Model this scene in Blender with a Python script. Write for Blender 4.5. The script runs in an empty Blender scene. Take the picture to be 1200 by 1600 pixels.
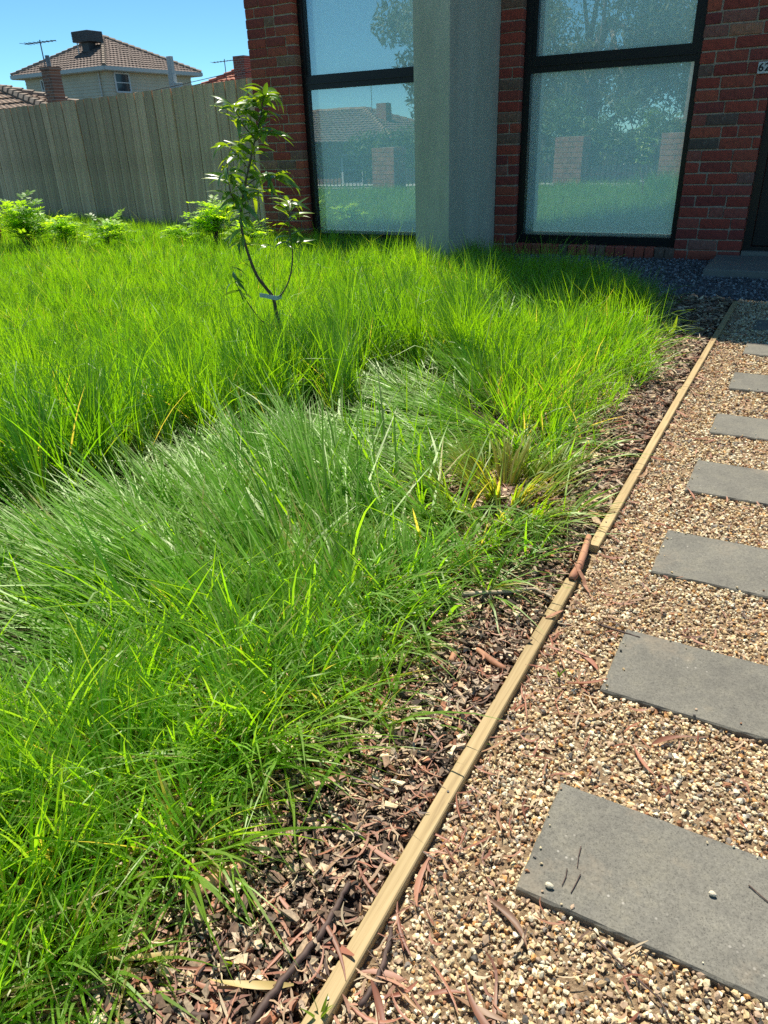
import bpy, bmesh, math, random
import numpy as np
from mathutils import Matrix, Vector

random.seed(7)
rng = np.random.default_rng(7)
SC = bpy.context.scene
COL = SC.collection
PI = math.pi

# ------------------------------------------------------------------ camera
CX, CY, CZ = 0.0, -7.0558, 1.0392
YAW, PITCH, ROLL, FPX = 0.523739, 0.475162, -0.038896, 1135.45


def cam_axes():
    cy, sy = math.cos(YAW), math.sin(YAW)
    cp, sp = math.cos(PITCH), math.sin(PITCH)
    f = Vector((-sy * cp, cy * cp, -sp))
    r = Vector((cy, sy, 0))
    u = r.cross(f)
    c, s = math.cos(ROLL), math.sin(ROLL)
    return f, c * r + s * u, -s * r + c * u


FW, RT, UP = cam_axes()
CAM = Vector((CX, CY, CZ))
cam_data = bpy.data.cameras.new('camera')
cam = bpy.data.objects.new('camera', cam_data)
COL.objects.link(cam)
cam.matrix_world = Matrix(((RT.x, UP.x, -FW.x, CX), (RT.y, UP.y, -FW.y, CY), (RT.z, UP.z, -FW.z, CZ), (0, 0, 0, 1)))
cam_data.sensor_fit = 'HORIZONTAL'
cam_data.sensor_width = 36.0
cam_data.lens = FPX / 1200 * 36
cam_data.clip_start = 0.02
cam_data.clip_end = 2000
SC.camera = cam

# ------------------------------------------------------------------ light
SUN_EL = math.radians(63)
SUN_AZ = Vector((-0.67, 0.742, 0)).normalized()
to_sun = Vector((SUN_AZ.x * math.cos(SUN_EL), SUN_AZ.y * math.cos(SUN_EL), math.sin(SUN_EL)))
world = bpy.data.worlds.new('World')
SC.world = world
world.use_nodes = True
wn = world.node_tree
bg = wn.nodes['Background']
sky = wn.nodes.new('ShaderNodeTexSky')
sky.sky_type = 'NISHITA'
sky.sun_disc = False
sky.sun_elevation = SUN_EL
sky.sun_rotation = -math.atan2(-SUN_AZ.x, SUN_AZ.y)
sky.air_density = 0.7
sky.dust_density = 0.0
sky.ozone_density = 3.0
sky.altitude = 1500
skm = wn.nodes.new('ShaderNodeMix')
skm.data_type = 'RGBA'
skm.blend_type = 'MULTIPLY'
skm.inputs[0].default_value = 1.0
skm.inputs[7].default_value = (0.66, 1.0, 0.97, 1)
wn.links.new(sky.outputs[0], skm.inputs[6])
wn.links.new(skm.outputs[2], bg.inputs[0])
bg.inputs[1].default_value = 0.11
sun_d = bpy.data.lights.new('sun', 'SUN')
sun_d.energy = 5.0
sun_d.angle = math.radians(0.53)
sun_d.color = (1.0, 0.935, 0.80)
sun = bpy.data.objects.new('sun', sun_d)
COL.objects.link(sun)
sun.rotation_euler = to_sun.to_track_quat('Z', 'Y').to_euler()
SC.view_settings.view_transform = 'Standard'
SC.view_settings.look = 'None'
SC.view_settings.gamma = 1.0
SC.view_settings.exposure = 0.52
SC.cycles.max_bounces = 8
SC.cycles.diffuse_bounces = 3
SC.cycles.transmission_bounces = 5
SC.cycles.transparent_max_bounces = 6
SC.cycles.use_denoising = False
SC.cycles.sample_clamp_indirect = 3.0
SC.cycles.use_adaptive_sampling = False
SC.cycles.denoiser = 'OPENIMAGEDENOISE'
SC.cycles.denoising_input_passes = 'RGB_ALBEDO_NORMAL'
SC.cycles.denoising_prefilter = 'ACCURATE'


# ------------------------------------------------------------------ helpers
def ray(px, py):
    return FW + RT * ((px - 600) / FPX) - UP * ((py - 800) / FPX)


def at(px, py, z=0.0):
    d = ray(px, py)
    t = (z - CZ) / d.z
    return CAM + d * t


def tag(o, label, cat, group=None, kind=None):
    if label:
        o['label'] = label
    if cat:
        o['category'] = cat
    if group:
        o['group'] = group
    if kind:
        o['kind'] = kind
    return o


def empty(name, loc, label, cat, group=None):
    o = bpy.data.objects.new(name, None)
    o.empty_display_size = 0.1
    COL.objects.link(o)
    o.location = loc
    return tag(o, label, cat, group)


def link(name, me, mat=None, parent=None, world_space=True):
    """link a mesh; coordinates are world ones, made local to the (unrotated) parent chain"""
    if mat is not None and not me.materials:
        me.materials.append(mat)
    o = bpy.data.objects.new(name, me)
    COL.objects.link(o)
    if parent is not None:
        o.parent = parent
        if world_space:
            off = Vector((0, 0, 0))
            p = parent
            while p is not None:
                off += Vector(p.location)
                p = p.parent
            o.location = -off
    return o


class MB:
    def __init__(self):
        self.v = []
        self.f = []

    def box(self, x0, x1, y0, y1, z0, z1):
        b = len(self.v)
        self.v += [(x0, y0, z0), (x1, y0, z0), (x1, y1, z0), (x0, y1, z0), (x0, y0, z1), (x1, y0, z1), (x1, y1, z1), (x0, y1, z1)]
        self.f += [tuple(b + i for i in q) for q in ((0, 3, 2, 1), (4, 5, 6, 7), (0, 1, 5, 4), (1, 2, 6, 5), (2, 3, 7, 6), (3, 0, 4, 7))]
        return self

    def poly(self, pts):
        b = len(self.v)
        self.v += [tuple(p) for p in pts]
        self.f.append(tuple(range(b, b + len(pts))))
        return self

    def bar(self, a, b, w, h=None):
        """square bar between two points"""
        a, b = Vector(a), Vector(b)
        h = h or w
        d = (b - a).normalized()
        s = d.cross(Vector((0, 0, 1)))
        if s.length < 1e-3:
            s = Vector((1, 0, 0))
        s.normalize()
        t = s.cross(d)
        i0 = len(self.v)
        for p in (a, b):
            for sx, sy in ((-1, -1), (1, -1), (1, 1), (-1, 1)):
                self.v.append(tuple(p + s * (sx * w / 2) + t * (sy * h / 2)))
        for k in range(4):
            self.f.append((i0 + k, i0 + (k + 1) % 4, i0 + 4 + (k + 1) % 4, i0 + 4 + k))
        self.f += [(i0 + 3, i0 + 2, i0 + 1, i0), (i0 + 4, i0 + 5, i0 + 6, i0 + 7)]
        return self

    def tube(self, pts, radii, n=7):
        pts = [Vector(p) for p in pts]
        if not hasattr(radii, '__len__'):
            radii = [radii] * len(pts)
        i0 = len(self.v)
        ref = Vector((0.31, 0.77, 0.55)).normalized()
        for i, p in enumerate(pts):
            d = (pts[min(i + 1, len(pts) - 1)] - pts[max(i - 1, 0)]).normalized()
            s = d.cross(ref).normalized()
            t = s.cross(d)
            for k in range(n):
                a = 2 * PI * k / n
                self.v.append(tuple(p + (s * math.cos(a) + t * math.sin(a)) * radii[i]))
        for i in range(len(pts) - 1):
            for k in range(n):
                a, b = i0 + i * n + k, i0 + i * n + (k + 1) % n
                self.f.append((a, b, b + n, a + n))
        self.f.append(tuple(i0 + k for k in range(n))[::-1])
        self.f.append(tuple(i0 + (len(pts) - 1) * n + k for k in range(n)))
        return self

    def mesh(self, name, smooth=False):
        me = bpy.data.meshes.new(name)
        me.from_pydata(self.v, [], self.f)
        bm = bmesh.new()
        bm.from_mesh(me)
        bmesh.ops.recalc_face_normals(bm, faces=bm.faces)
        bm.to_mesh(me)
        bm.free()
        if smooth:
            me.polygons.foreach_set('use_smooth', [True] * len(me.polygons))
        me.update()
        return me

    def build(self, name, mat, parent=None, smooth=False, bevel=0.0, segs=2):
        me = self.mesh(name, smooth)
        if bevel > 0:
            bevel_mesh(me, bevel, segs)
        return link(name, me, mat, parent)


def bevel_mesh(me, w, segs=2):
    bm = bmesh.new()
    bm.from_mesh(me)
    bmesh.ops.bevel(bm, geom=bm.edges[:], offset=w, segments=segs, affect='EDGES', profile=0.5, clamp_overlap=True)
    bm.to_mesh(me)
    bm.free()


def np_mesh(name, V, faces, tint=None, smooth=False):
    """V (n,3); faces: list of (m,k) index arrays; tint (n,3)"""
    me = bpy.data.meshes.new(name)
    V = np.ascontiguousarray(V, dtype=np.float32)
    me.vertices.add(len(V))
    me.vertices.foreach_set('co', V.ravel())
    loops = np.concatenate([f.ravel() for f in faces]).astype(np.int32)
    tot = np.concatenate([np.full(len(f), f.shape[1], np.int32) for f in faces])
    start = np.concatenate([[0], np.cumsum(tot)[:-1]]).astype(np.int32)
    me.loops.add(len(loops))
    me.loops.foreach_set('vertex_index', loops)
    me.polygons.add(len(tot))
    me.polygons.foreach_set('loop_start', start)
    me.polygons.foreach_set('loop_total', tot)
    me.polygons.foreach_set('use_smooth', np.full(len(tot), smooth, dtype=bool))
    if tint is not None:
        a = me.attributes.new('tint', 'FLOAT_COLOR', 'POINT')
        c = np.ones((len(V), 4), np.float32)
        c[:, :3] = tint
        a.data.foreach_set('color', c.ravel())
    me.update(calc_edges=True)
    me.validate()
    return me


class Noise:
    """smooth 2D noise as a sum of random sines, about -1..1"""
    def __init__(self, scale, n=14, seed=0):
        r = np.random.default_rng(seed)
        a = r.uniform(0, 2 * PI, n)
        k = r.uniform(0.6, 1.6, n) * 2 * PI / scale
        self.kx, self.ky, self.p = k * np.cos(a), k * np.sin(a), r.uniform(0, 2 * PI, n)
        self.s = math.sqrt(2.0 / n)

    def __call__(self, x, y):
        x = np.asarray(x)[..., None]
        y = np.asarray(y)[..., None]
        return np.sin(x * self.kx + y * self.ky + self.p).sum(-1) * self.s * 0.7


# ------------------------------------------------------------------ materials
def new_mat(name):
    m = bpy.data.materials.new(name)
    m.use_nodes = True
    nt = m.node_tree
    return m, nt, nt.nodes['Principled BSDF']


def N(nt, typ, **kw):
    n = nt.nodes.new(typ)
    for k, v in kw.items():
        if k.startswith('i_'):
            key = k[2:]
            n.inputs[int(key) if key.isdigit() else key.replace('_', ' ')].default_value = v
        else:
            setattr(n, k, v)
    return n


def ramp(nt, fac, stops, interp='LINEAR'):
    n = nt.nodes.new('ShaderNodeValToRGB')
    n.color_ramp.interpolation = interp
    el = n.color_ramp.elements
    while len(el) < len(stops):
        el.new(0.5)
    for e, (p, c) in zip(el, stops):
        e.position = p
        e.color = (*c, 1) if len(c) == 3 else c
    nt.links.new(fac, n.inputs[0])
    return n.outputs[0]


def mixc(nt, fac, a, b, mode='MIX'):
    n = nt.nodes.new('ShaderNodeMix')
    n.data_type = 'RGBA'
    n.blend_type = mode
    for sock, v in ((n.inputs[0], fac), (n.inputs[6], a), (n.inputs[7], b)):
        if hasattr(v, 'links'):
            nt.links.new(v, sock)
        elif isinstance(v, (int, float)):
            sock.default_value = v
        else:
            sock.default_value = (*v, 1)
    return n.outputs[2]


def noise_tex(nt, scale, detail=4, rough=0.6, coord='Object', stretch=None, distortion=0):
    tc = nt.nodes.new('ShaderNodeTexCoord')
    n = N(nt, 'ShaderNodeTexNoise')
    n.inputs['Scale'].default_value = scale
    n.inputs['Detail'].default_value = detail
    n.inputs['Roughness'].default_value = rough
    n.inputs['Distortion'].default_value = distortion
    src = tc.outputs[coord]
    if stretch:
        mp = N(nt, 'ShaderNodeMapping')
        mp.inputs['Scale'].default_value = stretch
        nt.links.new(src, mp.inputs[0])
        src = mp.outputs[0]
    nt.links.new(src, n.inputs['Vector'])
    return n.outputs['Fac']


def bump(nt, b, fac, strength=0.4, dist=0.002):
    n = N(nt, 'ShaderNodeBump')
    n.inputs['Strength'].default_value = strength
    n.inputs['Distance'].default_value = dist
    nt.links.new(fac, n.inputs['Height'])
    nt.links.new(n.outputs[0], b.inputs['Normal'])


def simple_mat(name, c, rough=0.7, var=0.15, scale=20, metallic=0.0, bmp=0.0, spec=0.5):
    m, nt, b = new_mat(name)
    f = noise_tex(nt, scale)
    lo = tuple(x * (1 - var) for x in c)
    hi = tuple(min(1, x * (1 + var)) for x in c)
    nt.links.new(ramp(nt, f, [(0.3, lo), (0.7, hi)]), b.inputs['Base Color'])
    b.inputs['Roughness'].default_value = rough
    b.inputs['Metallic'].default_value = metallic
    b.inputs['Specular IOR Level'].default_value = spec
    if bmp:
        bump(nt, b, f, bmp)
    return m


def leafy_mat(name, color=None, trans=1.6, tmix=0.45, gloss=0.4, rough=0.4, coat_col=(1, 1, 1)):
    """thin leaf: diffuse + translucent + a waxy sheen, colour from 'tint' or given"""
    m, nt, b = new_mat(name)
    nt.nodes.remove(b)
    out = nt.nodes['Material Output']
    if color is None:
        at_ = N(nt, 'ShaderNodeAttribute', attribute_name='tint')
        c = at_.outputs['Color']
    else:
        oi = N(nt, 'ShaderNodeObjectInfo')
        c = ramp(nt, oi.outputs['Random'], color)
    d = N(nt, 'ShaderNodeBsdfDiffuse')
    t = N(nt, 'ShaderNodeBsdfTranslucent')
    nt.links.new(c, d.inputs[0])
    tc = mixc(nt, 1.0, c, (trans * 1.1, trans, trans * 0.2), 'MULTIPLY')
    nt.links.new(tc, t.inputs[0])
    m1 = N(nt, 'ShaderNodeMixShader')
    m1.inputs[0].default_value = tmix
    nt.links.new(d.outputs[0], m1.inputs[1])
    nt.links.new(t.outputs[0], m1.inputs[2])
    g = N(nt, 'ShaderNodeBsdfGlossy')
    g.inputs['Roughness'].default_value = rough
    g.inputs[0].default_value = (*coat_col, 1)
    fr = N(nt, 'ShaderNodeLayerWeight')
    fr.inputs[0].default_value = 0.5
    pw = N(nt, 'ShaderNodeMath', operation='POWER')
    pw.inputs[1].default_value = 4.0
    nt.links.new(fr.outputs['Facing'], pw.inputs[0])
    mm = N(nt, 'ShaderNodeMath', operation='MULTIPLY_ADD')
    mm.inputs[1].default_value = gloss * 0.35
    mm.inputs[2].default_value = gloss * 0.05
    nt.links.new(pw.outputs[0], mm.inputs[0])
    m2 = N(nt, 'ShaderNodeMixShader')
    nt.links.new(mm.outputs[0], m2.inputs[0])
    nt.links.new(m1.outputs[0], m2.inputs[1])
    nt.links.new(g.outputs[0], m2.inputs[2])
    nt.links.new(m2.outputs[0], out.inputs['Surface'])
    return m


def tint_mat(name, rough=0.75, var_scale=300, var=0.25, spec=0.4):
    m, nt, b = new_mat(name)
    a = N(nt, 'ShaderNodeAttribute', attribute_name='tint')
    f = noise_tex(nt, var_scale, 3)
    v = ramp(nt, f, [(0.3, (1 - var,) * 3), (0.7, (1 + var,) * 3)])
    nt.links.new(mixc(nt, 1.0, a.outputs['Color'], v, 'MULTIPLY'), b.inputs['Base Color'])
    b.inputs['Roughness'].default_value = rough
    b.inputs['Specular IOR Level'].default_value = spec
    return m


M = {}
M['grass'] = leafy_mat('grass_blade', trans=2.9, tmix=0.52, gloss=0.85, rough=0.45, coat_col=(.92, 1, .78))
M['stone'] = tint_mat('gravel_stone', 0.7, 250, 0.22)
M['chip'] = tint_mat('bark_chip', 0.8, 180, 0.35)
M['dry_leaf'] = leafy_mat('dry_leaf', [(0.0, (0.34, 0.12, 0.07)), (0.3, (0.45, 0.21, 0.13)), (0.55, (0.24, 0.09, 0.055)), (0.75, (0.50, 0.31, 0.17)), (0.93, (0.16, 0.08, 0.055)), (1.0, (0.58, 0.43, 0.16))], trans=0.8, tmix=0.2, gloss=0.6, rough=0.5)
M['dry_leaf_tint'] = leafy_mat('dry_leaf_small', None, trans=0.8, tmix=0.2, gloss=0.5, rough=0.5)
M['sap_leaf'] = leafy_mat('sapling_leaf', [(0.0, (0.055, 0.12, 0.028)), (0.35, (0.10, 0.20, 0.03)), (0.65, (0.18, 0.30, 0.035)), (1.0, (0.30, 0.40, 0.04))], trans=2.1, tmix=0.42, gloss=1.0, rough=0.3)
M['weed'] = leafy_mat('weed_leaf', trans=2.6, tmix=0.58, gloss=0.3)
M['tree_leaf'] = leafy_mat('tree_leaf', trans=1.3, tmix=0.3, gloss=0.4)
M['twig'] = simple_mat('twig_bark', (0.085, 0.05, 0.04), 0.7, 0.4, 40, bmp=0.4)
M['stem'] = simple_mat('sapling_stem', (0.11, 0.075, 0.05), 0.6, 0.4, 60)
M['trunk'] = simple_mat('trunk_bark', (0.22, 0.17, 0.13), 0.85, 0.4, 6, bmp=0.5)
M['black'] = simple_mat('black_frame', (0.006, 0.007, 0.009), 0.38, 0.15, 30)
M['door'] = simple_mat('black_door', (0.008, 0.008, 0.009), 0.45, 0.2, 12)
M['white'] = simple_mat('white_paint', (0.72, 0.72, 0.70), 0.5, 0.08, 8)
M['tagm'] = simple_mat('plastic_tag', (0.62, 0.66, 0.70), 0.35, 0.1, 30)
M['steel'] = simple_mat('grey_steel', (0.20, 0.21, 0.22), 0.45, 0.2, 10, metallic=0.6)
M['cable'] = simple_mat('black_cable', (0.02, 0.02, 0.022), 0.6, 0.1, 5)
M['mortar'] = simple_mat('mortar', (0.40, 0.31, 0.235), 0.95, 0.3, 45, bmp=0.7)


def brick_mat():
    m, nt, b = new_mat('red_brick')
    oi = N(nt, 'ShaderNodeObjectInfo')
    base = ramp(nt, oi.outputs['Random'], [(0.0, (0.34, 0.058, 0.040)), (0.18, (0.42, 0.080, 0.050)), (0.34, (0.27, 0.052, 0.042)), (0.5, (0.46, 0.105, 0.060)), (0.62, (0.23, 0.050, 0.046)), (0.74, (0.38, 0.085, 0.060)), (0.86, (0.31, 0.13, 0.10)), (0.93, (0.13, 0.095, 0.075)), (1.0, (0.46, 0.20, 0.12))])
    f1 = noise_tex(nt, 22, 5, 0.65)
    c = mixc(nt, 0.6, base, ramp(nt, f1, [(0.28, (0.45, 0.42, 0.42)), (0.5, (1, 1, 1)), (0.75, (1.25, 1.15, 1.1))]), 'MULTIPLY')
    # old mortar smears, stronger on some bricks
    f2 = noise_tex(nt, 9, 6, 0.7, coord='Object')
    tc = N(nt, 'ShaderNodeTexCoord')
    ad = N(nt, 'ShaderNodeMath', operation='MULTIPLY_ADD')
    ad.inputs[1].default_value = 0.16
    nt.links.new(oi.outputs['Random'], ad.inputs[0])
    nt.links.new(f2, ad.inputs[2])
    sm = ramp(nt, ad.outputs[0], [(0.75, (0, 0, 0)), (0.86, (0.7, 0.7, 0.7))])
    c = mixc(nt, sm, c, (0.42, 0.33, 0.28))
    nt.links.new(c, b.inputs['Base Color'])
    b.inputs['Roughness'].default_value = 0.88
    f3 = noise_tex(nt, 120, 5, 0.7)
    bump(nt, b, f3, 0.55, 0.003)
    return m


def brick_tex_mat(name, scale=1.0, col1=(0.33, 0.10, 0.06), col2=(0.22, 0.07, 0.05)):
    """brickwork for walls too far to tell the bricks apart or out of sight"""
    m, nt, b = new_mat(name)
    tc = N(nt, 'ShaderNodeTexCoord')
    mp = N(nt, 'ShaderNodeMapping')
    mp.inputs['Rotation'].default_value = (PI / 2, 0, 0)
    nt.links.new(tc.outputs['Object'], mp.inputs[0])
    br = N(nt, 'ShaderNodeTexBrick')
    br.inputs['Color1'].default_value = (*col1, 1)
    br.inputs['Color2'].default_value = (*col2, 1)
    br.inputs['Mortar'].default_value = (0.36, 0.32, 0.27, 1)
    br.inputs['Scale'].default_value = scale
    br.inputs['Mortar Size'].default_value = 0.008
    br.inputs['Brick Width'].default_value = 0.24
    br.inputs['Row Height'].default_value = 0.086
    nt.links.new(mp.outputs[0], br.inputs['Vector'])
    nt.links.new(br.outputs['Color'], b.inputs['Base Color'])
    b.inputs['Roughness'].default_value = 0.9
    return m


M['brick'] = brick_mat()
M['brick_far'] = brick_tex_mat('far_brickwork')
M['brick_brown'] = brick_tex_mat('brown_brickwork', 1.0, (0.36, 0.17, 0.10), (0.20, 0.10, 0.07))


def concrete_mat(name, c, speck=True, streak=False):
    m, nt, b = new_mat(name)
    f1 = noise_tex(nt, 2.2 if not streak else 4.5, 7, 0.7, stretch=(1, 1, 0.22) if streak else None, distortion=0.5)
    f2 = noise_tex(nt, 160, 3, 0.7)
    c1 = ramp(nt, f1, [(0.25, tuple(x * 0.78 for x in c)), (0.55, c), (0.8, tuple(min(1, x * 1.22) for x in c))])
    c2 = mixc(nt, 0.8, c1, ramp(nt, f2, [(0.3, (0.72,) * 3), (0.5, (1, 1, 1)), (0.72, (1.25,) * 3)]), 'MULTIPLY')
    if speck:
        f6 = noise_tex(nt, 14, 5, 0.75)
        c2 = mixc(nt, 0.8, c2, ramp(nt, f6, [(0.28, (0.70, 0.70, 0.72)), (0.5, (1, 1, 1)), (0.72, (1.22, 1.2, 1.12))]), 'MULTIPLY')
        f7 = noise_tex(nt, 420, 2, 0.8)
        c2 = mixc(nt, 0.9, c2, ramp(nt, f7, [(0.34, (0.45,) * 3), (0.46, (1, 1, 1)), (0.62, (1, 1, 1)), (0.74, (1.45,) * 3)]), 'MULTIPLY')
        tc = N(nt, 'ShaderNodeTexCoord')
        vo = N(nt, 'ShaderNodeTexVoronoi')
        vo.inputs['Scale'].default_value = 75
        nt.links.new(tc.outputs['Object'], vo.inputs['Vector'])
        sp = ramp(nt, vo.outputs['Distance'], [(0.10, (1, 1, 1)), (0.20, (0, 0, 0))])
        f4 = noise_tex(nt, 9, 3, 0.6)
        gate = ramp(nt, f4, [(0.56, (0, 0, 0)), (0.66, (0.75,) * 3)])
        c2 = mixc(nt, mixc(nt, 1.0, sp, gate, 'MULTIPLY'), c2, (0.45, 0.42, 0.37))
        # tan stains
        f5 = noise_tex(nt, 5, 5, 0.7)
        st = ramp(nt, f5, [(0.56, (0, 0, 0)), (0.74, (0.5,) * 3)])
        c2 = mixc(nt, st, c2, (0.33, 0.26, 0.18))
    nt.links.new(c2, b.inputs['Base Color'])
    b.inputs['Roughness'].default_value = 0.85
    bump(nt, b, f2, 0.35, 0.0015)
    return m


M['paver'] = concrete_mat('grey_paver', (0.180, 0.170, 0.142))
M['column'] = concrete_mat('render_column', (0.58, 0.55, 0.44), speck=False, streak=True)
M['slab'] = concrete_mat('old_slab', (0.24, 0.22, 0.19), speck=False)
M['footpath'] = concrete_mat('footpath', (0.58, 0.55, 0.49), speck=False)
M['asphalt'] = concrete_mat('asphalt', (0.055, 0.055, 0.057), speck=False)


def wood_mat(name, stops, stretch, scale=9, knots=True, rough=0.75, rnd=0.35):
    m, nt, b = new_mat(name)
    f = noise_tex(nt, scale, 6, 0.65, stretch=stretch, distortion=0.6)
    c = ramp(nt, f, stops)
    oi = N(nt, 'ShaderNodeObjectInfo')
    v = ramp(nt, oi.outputs['Random'], [(0, (1 - rnd, 1 - rnd, 1 - rnd * 1.1)), (0.5, (1, 0.98, 0.94)), (1, (1 + rnd * 0.7, 1 + rnd * 0.6, 1 + rnd * 0.5))])
    c = mixc(nt, 1.0, c, v, 'MULTIPLY')
    f3 = noise_tex(nt, 1.6, 4, 0.6)
    c = mixc(nt, 0.7, c, ramp(nt, f3, [(0.3, (0.66, 0.64, 0.6)), (0.6, (1, 1, 1))]), 'MULTIPLY')
    if knots:
        tc = N(nt, 'ShaderNodeTexCoord')
        mp = N(nt, 'ShaderNodeMapping')
        mp.inputs['Scale'].default_value = tuple(3.2 * s / max(stretch) if s == min(stretch) else 6.0 for s in stretch)
        nt.links.new(tc.outputs['Object'], mp.inputs[0])
        vo = N(nt, 'ShaderNodeTexVoronoi')
        vo.inputs['Scale'].default_value = 1.0
        nt.links.new(mp.outputs[0], vo.inputs['Vector'])
        k = ramp(nt, vo.outputs['Distance'], [(0.05, (0.8,) * 3), (0.14, (0, 0, 0))])
        c = mixc(nt, k, c, tuple(x * 0.35 for x in stops[0][1]))
    nt.links.new(c, b.inputs['Base Color'])
    b.inputs['Roughness'].default_value = rough
    bump(nt, b, f, 0.35, 0.002)
    return m


M['paling'] = wood_mat('weathered_paling', [(0.22, (0.37, 0.21, 0.11)), (0.45, (0.69, 0.46, 0.30)), (0.6, (0.79, 0.57, 0.38)), (0.78, (0.88, 0.69, 0.50))], (1, 1, 0.04), 22, rnd=0.30)
M['edging'] = wood_mat('pine_edging', [(0.25, (0.26, 0.175, 0.085)), (0.45, (0.46, 0.335, 0.165)), (0.6, (0.52, 0.39, 0.205)), (0.8, (0.60, 0.47, 0.26))], (1, 0.035, 1), 110, knots=False, rnd=0.10)
M['barkpiece'] = wood_mat('curled_bark', [(0.25, (0.26, 0.10, 0.06)), (0.5, (0.42, 0.20, 0.12)), (0.75, (0.55, 0.32, 0.20))], (1, 0.1, 1), 40, knots=False, rnd=0.15)
M['barkpale'] = wood_mat('pale_bark', [(0.25, (0.34, 0.25, 0.18)), (0.5, (0.52, 0.42, 0.32)), (0.75, (0.64, 0.55, 0.44))], (0.1, 1, 1), 40, knots=False, rnd=0.15)


def ground_mat(name, stops, scale, bscale=60, bs=0.6):
    m, nt, b = new_mat(name)
    f = noise_tex(nt, scale, 8, 0.7)
    nt.links.new(ramp(nt, f, stops), b.inputs['Base Color'])
    b.inputs['Roughness'].default_value = 0.95
    b.inputs['Specular IOR Level'].default_value = 0.2
    bump(nt, b, noise_tex(nt, bscale, 6, 0.7), bs, 0.01)
    return m


M['soil'] = ground_mat('soil', [(0.3, (0.022, 0.018, 0.012)), (0.55, (0.045, 0.042, 0.02)), (0.8, (0.07, 0.06, 0.03))], 3)
M['mulch'] = ground_mat('mulch_base', [(0.3, (0.028, 0.019, 0.015)), (0.55, (0.065, 0.045, 0.035)), (0.8, (0.13, 0.09, 0.065))], 70, 90, 1.0)
M['gravel'] = ground_mat('gravel_base', [(0.3, (0.18, 0.12, 0.07)), (0.5, (0.36, 0.25, 0.15)), (0.75, (0.54, 0.41, 0.27))], 130, 140, 1.0)
M['bluemetal'] = ground_mat('grey_gravel_base', [(0.3, (0.05, 0.05, 0.055)), (0.55, (0.14, 0.14, 0.15)), (0.8, (0.26, 0.26, 0.27))], 90, 120, 1.0)


def glass_mat():
    m, nt, b = new_mat('window_glass')
    nt.nodes.remove(b)
    tr = N(nt, 'ShaderNodeBsdfTransparent')
    tr.inputs[0].default_value = (0.97, 1.0, 0.98, 1)
    gl = N(nt, 'ShaderNodeBsdfGlossy')
    gl.inputs['Roughness'].default_value = 0.004
    gl.inputs[0].default_value = (0.86, 0.97, 1.0, 1)
    lw = N(nt, 'ShaderNodeLayerWeight')
    lw.inputs[0].default_value = 0.35
    f = ramp(nt, lw.outputs['Fresnel'], [(0.0, (0.27,) * 3), (1.0, (0.92,) * 3)])
    # slight waviness of the pane
    bm_ = N(nt, 'ShaderNodeBump')
    bm_.inputs['Strength'].default_value = 0.03
    bm_.inputs['Distance'].default_value = 0.01
    nt.links.new(noise_tex(nt, 2.5, 1, 0.3), bm_.inputs['Height'])
    nt.links.new(bm_.outputs[0], gl.inputs['Normal'])
    mx = N(nt, 'ShaderNodeMixShader')
    nt.links.new(f, mx.inputs[0])
    nt.links.new(tr.outputs[0], mx.inputs[1])
    nt.links.new(gl.outputs[0], mx.inputs[2])
    nt.links.new(mx.outputs[0], nt.nodes['Material Output'].inputs['Surface'])
    return m


M['glass'] = glass_mat()
def blind_mat():
    m, nt, b = new_mat('roller_blind')
    b.inputs['Base Color'].default_value = (0.84, 0.94, 0.98, 1)
    b.inputs['Roughness'].default_value = 0.9
    t = N(nt, 'ShaderNodeBsdfTranslucent')
    t.inputs[0].default_value = (0.36, 0.82, 1.0, 1)
    mx = N(nt, 'ShaderNodeMixShader')
    mx.inputs[0].default_value = 0.125
    nt.links.new(b.outputs[0], mx.inputs[1])
    nt.links.new(t.outputs[0], mx.inputs[2])
    nt.links.new(mx.outputs[0], nt.nodes['Material Output'].inputs['Surface'])
    return m


M['blind'] = blind_mat()
M['far_glass'] = simple_mat('dark_glass', (0.03, 0.04, 0.05), 0.12, 0.1, 2)
M['board'] = simple_mat('cream_weatherboard', (0.66, 0.59, 0.44), 0.7, 0.08, 1.5)
M['gutter'] = simple_mat('cream_gutter', (0.62, 0.61, 0.56), 0.5, 0.05, 2)
M['tile_grey'] = simple_mat('grey_brown_tile', (0.17, 0.125, 0.105), 0.85, 0.35, 3)
M['tile_tan'] = simple_mat('tan_tile', (0.27, 0.19, 0.14), 0.85, 0.35, 3)
M['ridge'] = simple_mat('ridge_tile', (0.30, 0.235, 0.18), 0.85, 0.3, 4)
M['tile_red'] = simple_mat('terracotta_tile', (0.42, 0.15, 0.09), 0.85, 0.3, 3)
M['cooler'] = simple_mat('cooler_plastic', (0.075, 0.075, 0.078), 0.6, 0.2, 4)
M['dark'] = simple_mat('dark_interior', (0.02, 0.02, 0.02), 0.9, 0.2, 2)
M['van'] = simple_mat('white_van_paint', (0.42, 0.43, 0.43), 0.3, 0.04, 2)
M['tyre'] = simple_mat('tyre_rubber', (0.02, 0.02, 0.02), 0.85, 0.1, 20)


# ------------------------------------------------------------------ ground
def terrain_z(y):
    """flat yard, street falling away behind the front fence"""
    if y > -10.3:
        return 0.0
    if y > -13.5:
        return -1.0 * (-10.3 - y) / 3.2
    if y > -34:
        return -1.0 - 1.3 * (-13.5 - y) / 20.5
    return -2.3


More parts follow.
